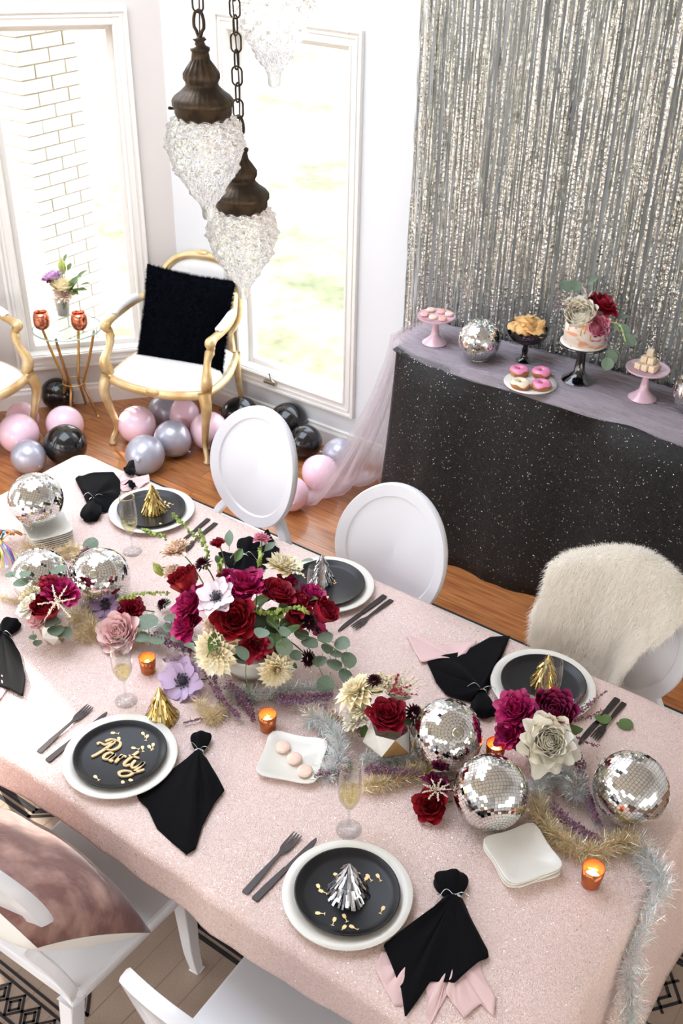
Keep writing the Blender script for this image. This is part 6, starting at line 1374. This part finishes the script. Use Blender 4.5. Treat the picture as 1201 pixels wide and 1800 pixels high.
tinsel(endp, .048, 8200, m_tins, 'iridescent tinsel falling over the right end of the table', 9)
tinsel(tp([(128, 1080, .02), (150, 1092, .025), (165, 1110, .02), (140, 1118, .015)]), .042, 3000, m_ting, 'champagne tinsel tuft beside the left faceted pot', 10)
tinsel(tp([(40, 958, .02), (90, 975, .02), (130, 965, .03), (142, 985, .03)]), .034, 2200, m_ting, 'champagne tinsel behind the left mirror balls', 11)
tinsel(tp([(0, 1050, .01), (30, 1056, .01), (60, 1060, .01)]), .02, 700, m_ting, 'thin tinsel cord at the left edge of the table', 12)
tinsel(tp([(275, 1100, .01), (310, 1108, .02), (335, 1100, .02)]), .034, 1300, m_tins, 'silver tinsel left of the centrepiece', 13)
tinsel(tp([(190, 1068, .01), (230, 1096, .01), (250, 1130, .01)]), .03, 900, m_ting, 'champagne tinsel under the pale pink peony', 14)

# --- rainbow foil tassel at the left edge
ts = thing('foil_tassel', at(8, 960, T + .03), 'multicoloured foil tassel at the left edge beside the mirror balls', 'tassel'); b = ts.location
TC = [(230, 150, 50), (196, 208, 90), (90, 184, 190), (150, 214, 230), (200, 70, 130), (226, 120, 90), (232, 180, 60), (140, 90, 160), (220, 226, 236), (240, 150, 180)]
for i in range(34):
    a = (i * 17 % 34) / 34; x0, y0 = -6 + 8 * noise1(i, 3), 950 + 6 * noise1(i, 4); x1 = -10 + 62 * abs(noise1(i * 1.7, 5)) + 8 * a; y1 = 940 + 115 * a; z1 = .008 + .05 * abs(noise1(i * 2.1, 8))
    P = spline([at(x0, y0, T + .05) - b, at((x0 + x1) / 2, (y0 + y1) / 2 - 12, T + .05 + .03 * abs(noise1(i, 9))) - b, at(x1, y1, T + z1) - b], 5); mb = MB(); V = []
    for j, q in enumerate(P): e = Vector((math.cos(i + j * .4), math.sin(i + j * .4), .5 * math.sin(i + j))).normalized() * .0045; V += [q - e, q + e]
    mb.add(V, [(2 * j, 2 * j + 1, 2 * j + 3, 2 * j + 2) for j in range(len(P) - 1)]); ob('foil_strip', mb, mat('foil strip %s' % 'abcdefghij'[i % 10], TC[i % 10], .3, .35), ts)

# --- flowers crowning the cake
CF = thing('cake_flowers', (s2.x, s2.y, s2.z + hk + .001), 'white, burgundy and pink blooms with eucalyptus crowning the cake', 'flowers'); zc = s2.z + hk; CC = Vector((s2.x, s2.y, zc - .03))
for kind, col, x, y, w, dz, s in (('ranunculus', 'white', 1021, 553, 46, .02, 0), ('peony', 'crimson', 1060, 537, 50, .035, 0), ('ranunculus', 'pink', 1050, 575, 33, -.015, 0), ('carnation', 'white', 1002, 530, 26, .015, 0), ('rose', 'white', 1036, 534, 30, .03, 1)):
    bloom(CF, kind, col, x, y, w, zc + dz, dirf(at(x, y, zc + dz), CC), s)
for x, y, w, dz, a, tl_ in ((996, 502, 24, .06, 60, 40), (1013, 502, 22, .06, 20, 40), (1044, 492, 22, .07, 330, 50), (1096, 578, 28, -.01, 290, 0), (1107, 598, 26, -.03, 260, -30), (1096, 556, 24, .0, 320, 10), (1075, 628, 26, -.06, 250, -50), (1068, 640, 22, -.07, 200, -50), (1086, 620, 22, -.06, 280, -30)): leaf(CF, x, y, w, zc + dz, a, tl_, 'e', roll=rnd.uniform(-20, 20))
twig(CF, [(1070, 560, zc), (1090, 580, zc - .01), (1080, 625, zc - .06)]); twig(CF, [(1020, 530, zc + .02), (1005, 505, zc + .06)]); twig(CF, [(1040, 530, zc + .03), (1044, 495, zc + .07)])
for i, pts in enumerate((((1020, 545, zc + .03), (1000, 538, zc + .05), (978, 538, zc + .05)), ((1015, 540, zc + .03), (1000, 528, zc + .05)), ((1062, 572, zc - .01), (1068, 590, zc - .02), (1066, 612, zc - .04)))): sprig(CF, pts, 34, .0026, .006, FL['heather'], 'heather_sprig', 300 + i)
for i, pts in enumerate((((1070, 565, zc), (1090, 572, zc), (1100, 600, zc - .02)), ((1030, 530, zc + .03), (1030, 512, zc + .05), (1020, 500, zc + .06)), ((1030, 530, zc + .03), (1042, 512, zc + .05)))): sprig(CF, pts, 40, .0026, .006, FL['astilbe'] if i else FL['lime'], 'astilbe_spike', 310 + i)

# --- vase on the side table
vz = SZ; pv = at(112, 553, vz); pv.z = vz + .0005
ob('white_vase', MB().lathe([(0, 0), (.030, 0), (.032, .003), (.045, .105), (.047, .11), (.044, .11), (.030, .008), (0, .006)], 36, cap=False), m_ceramicw, loc=pv, label='small white tapered vase on the glass side table', cat='vase')
GV = thing('flower_arrangement', (pv.x, pv.y, vz + .02), 'loose bunch of pink and cream roses with green leaves in the small white vase', 'flower arrangement'); CV = Vector((pv.x, pv.y, vz + .08))
for kind, col, x, y, w, dz, s in (('rose', 'lavender', 93, 487, 34, .19, 0), ('rose', 'cream', 109, 502, 40, .16, 1), ('carnation', 'peach', 112, 516, 34, .13, 0), ('scabiosa', 'plum', 85, 494, 10, .19, 0), ('bud', 'lime', 109, 465, 12, .24, 0)): bloom(GV, kind, col, x, y, w, vz + dz, dirf(at(x, y, vz + dz), CV), s)
for x, y, w, dz, a, tl_ in ((143, 482, 22, .20, 330, 40), (150, 499, 18, .18, 300, 20), (129, 497, 26, .18, 0, 50), (136, 510, 22, .14, 310, 10), (122, 468, 14, .23, 20, 40), (115, 452, 12, .27, 0, 60), (128, 512, 24, .14, 270, 0), (145, 508, 16, .15, 300, 0)): leaf(GV, x, y, w, vz + dz, a, tl_, 'v', m_leaf)
for x, y, dz in ((143, 485, .2), (109, 468, .24), (115, 455, .26), (128, 498, .18), (92, 490, .18)): twig(GV, [(112, 545, vz + .05), ((112 + x) / 2, (530 + y) / 2, vz + .05 + dz / 2), (x, y, vz + dz)])
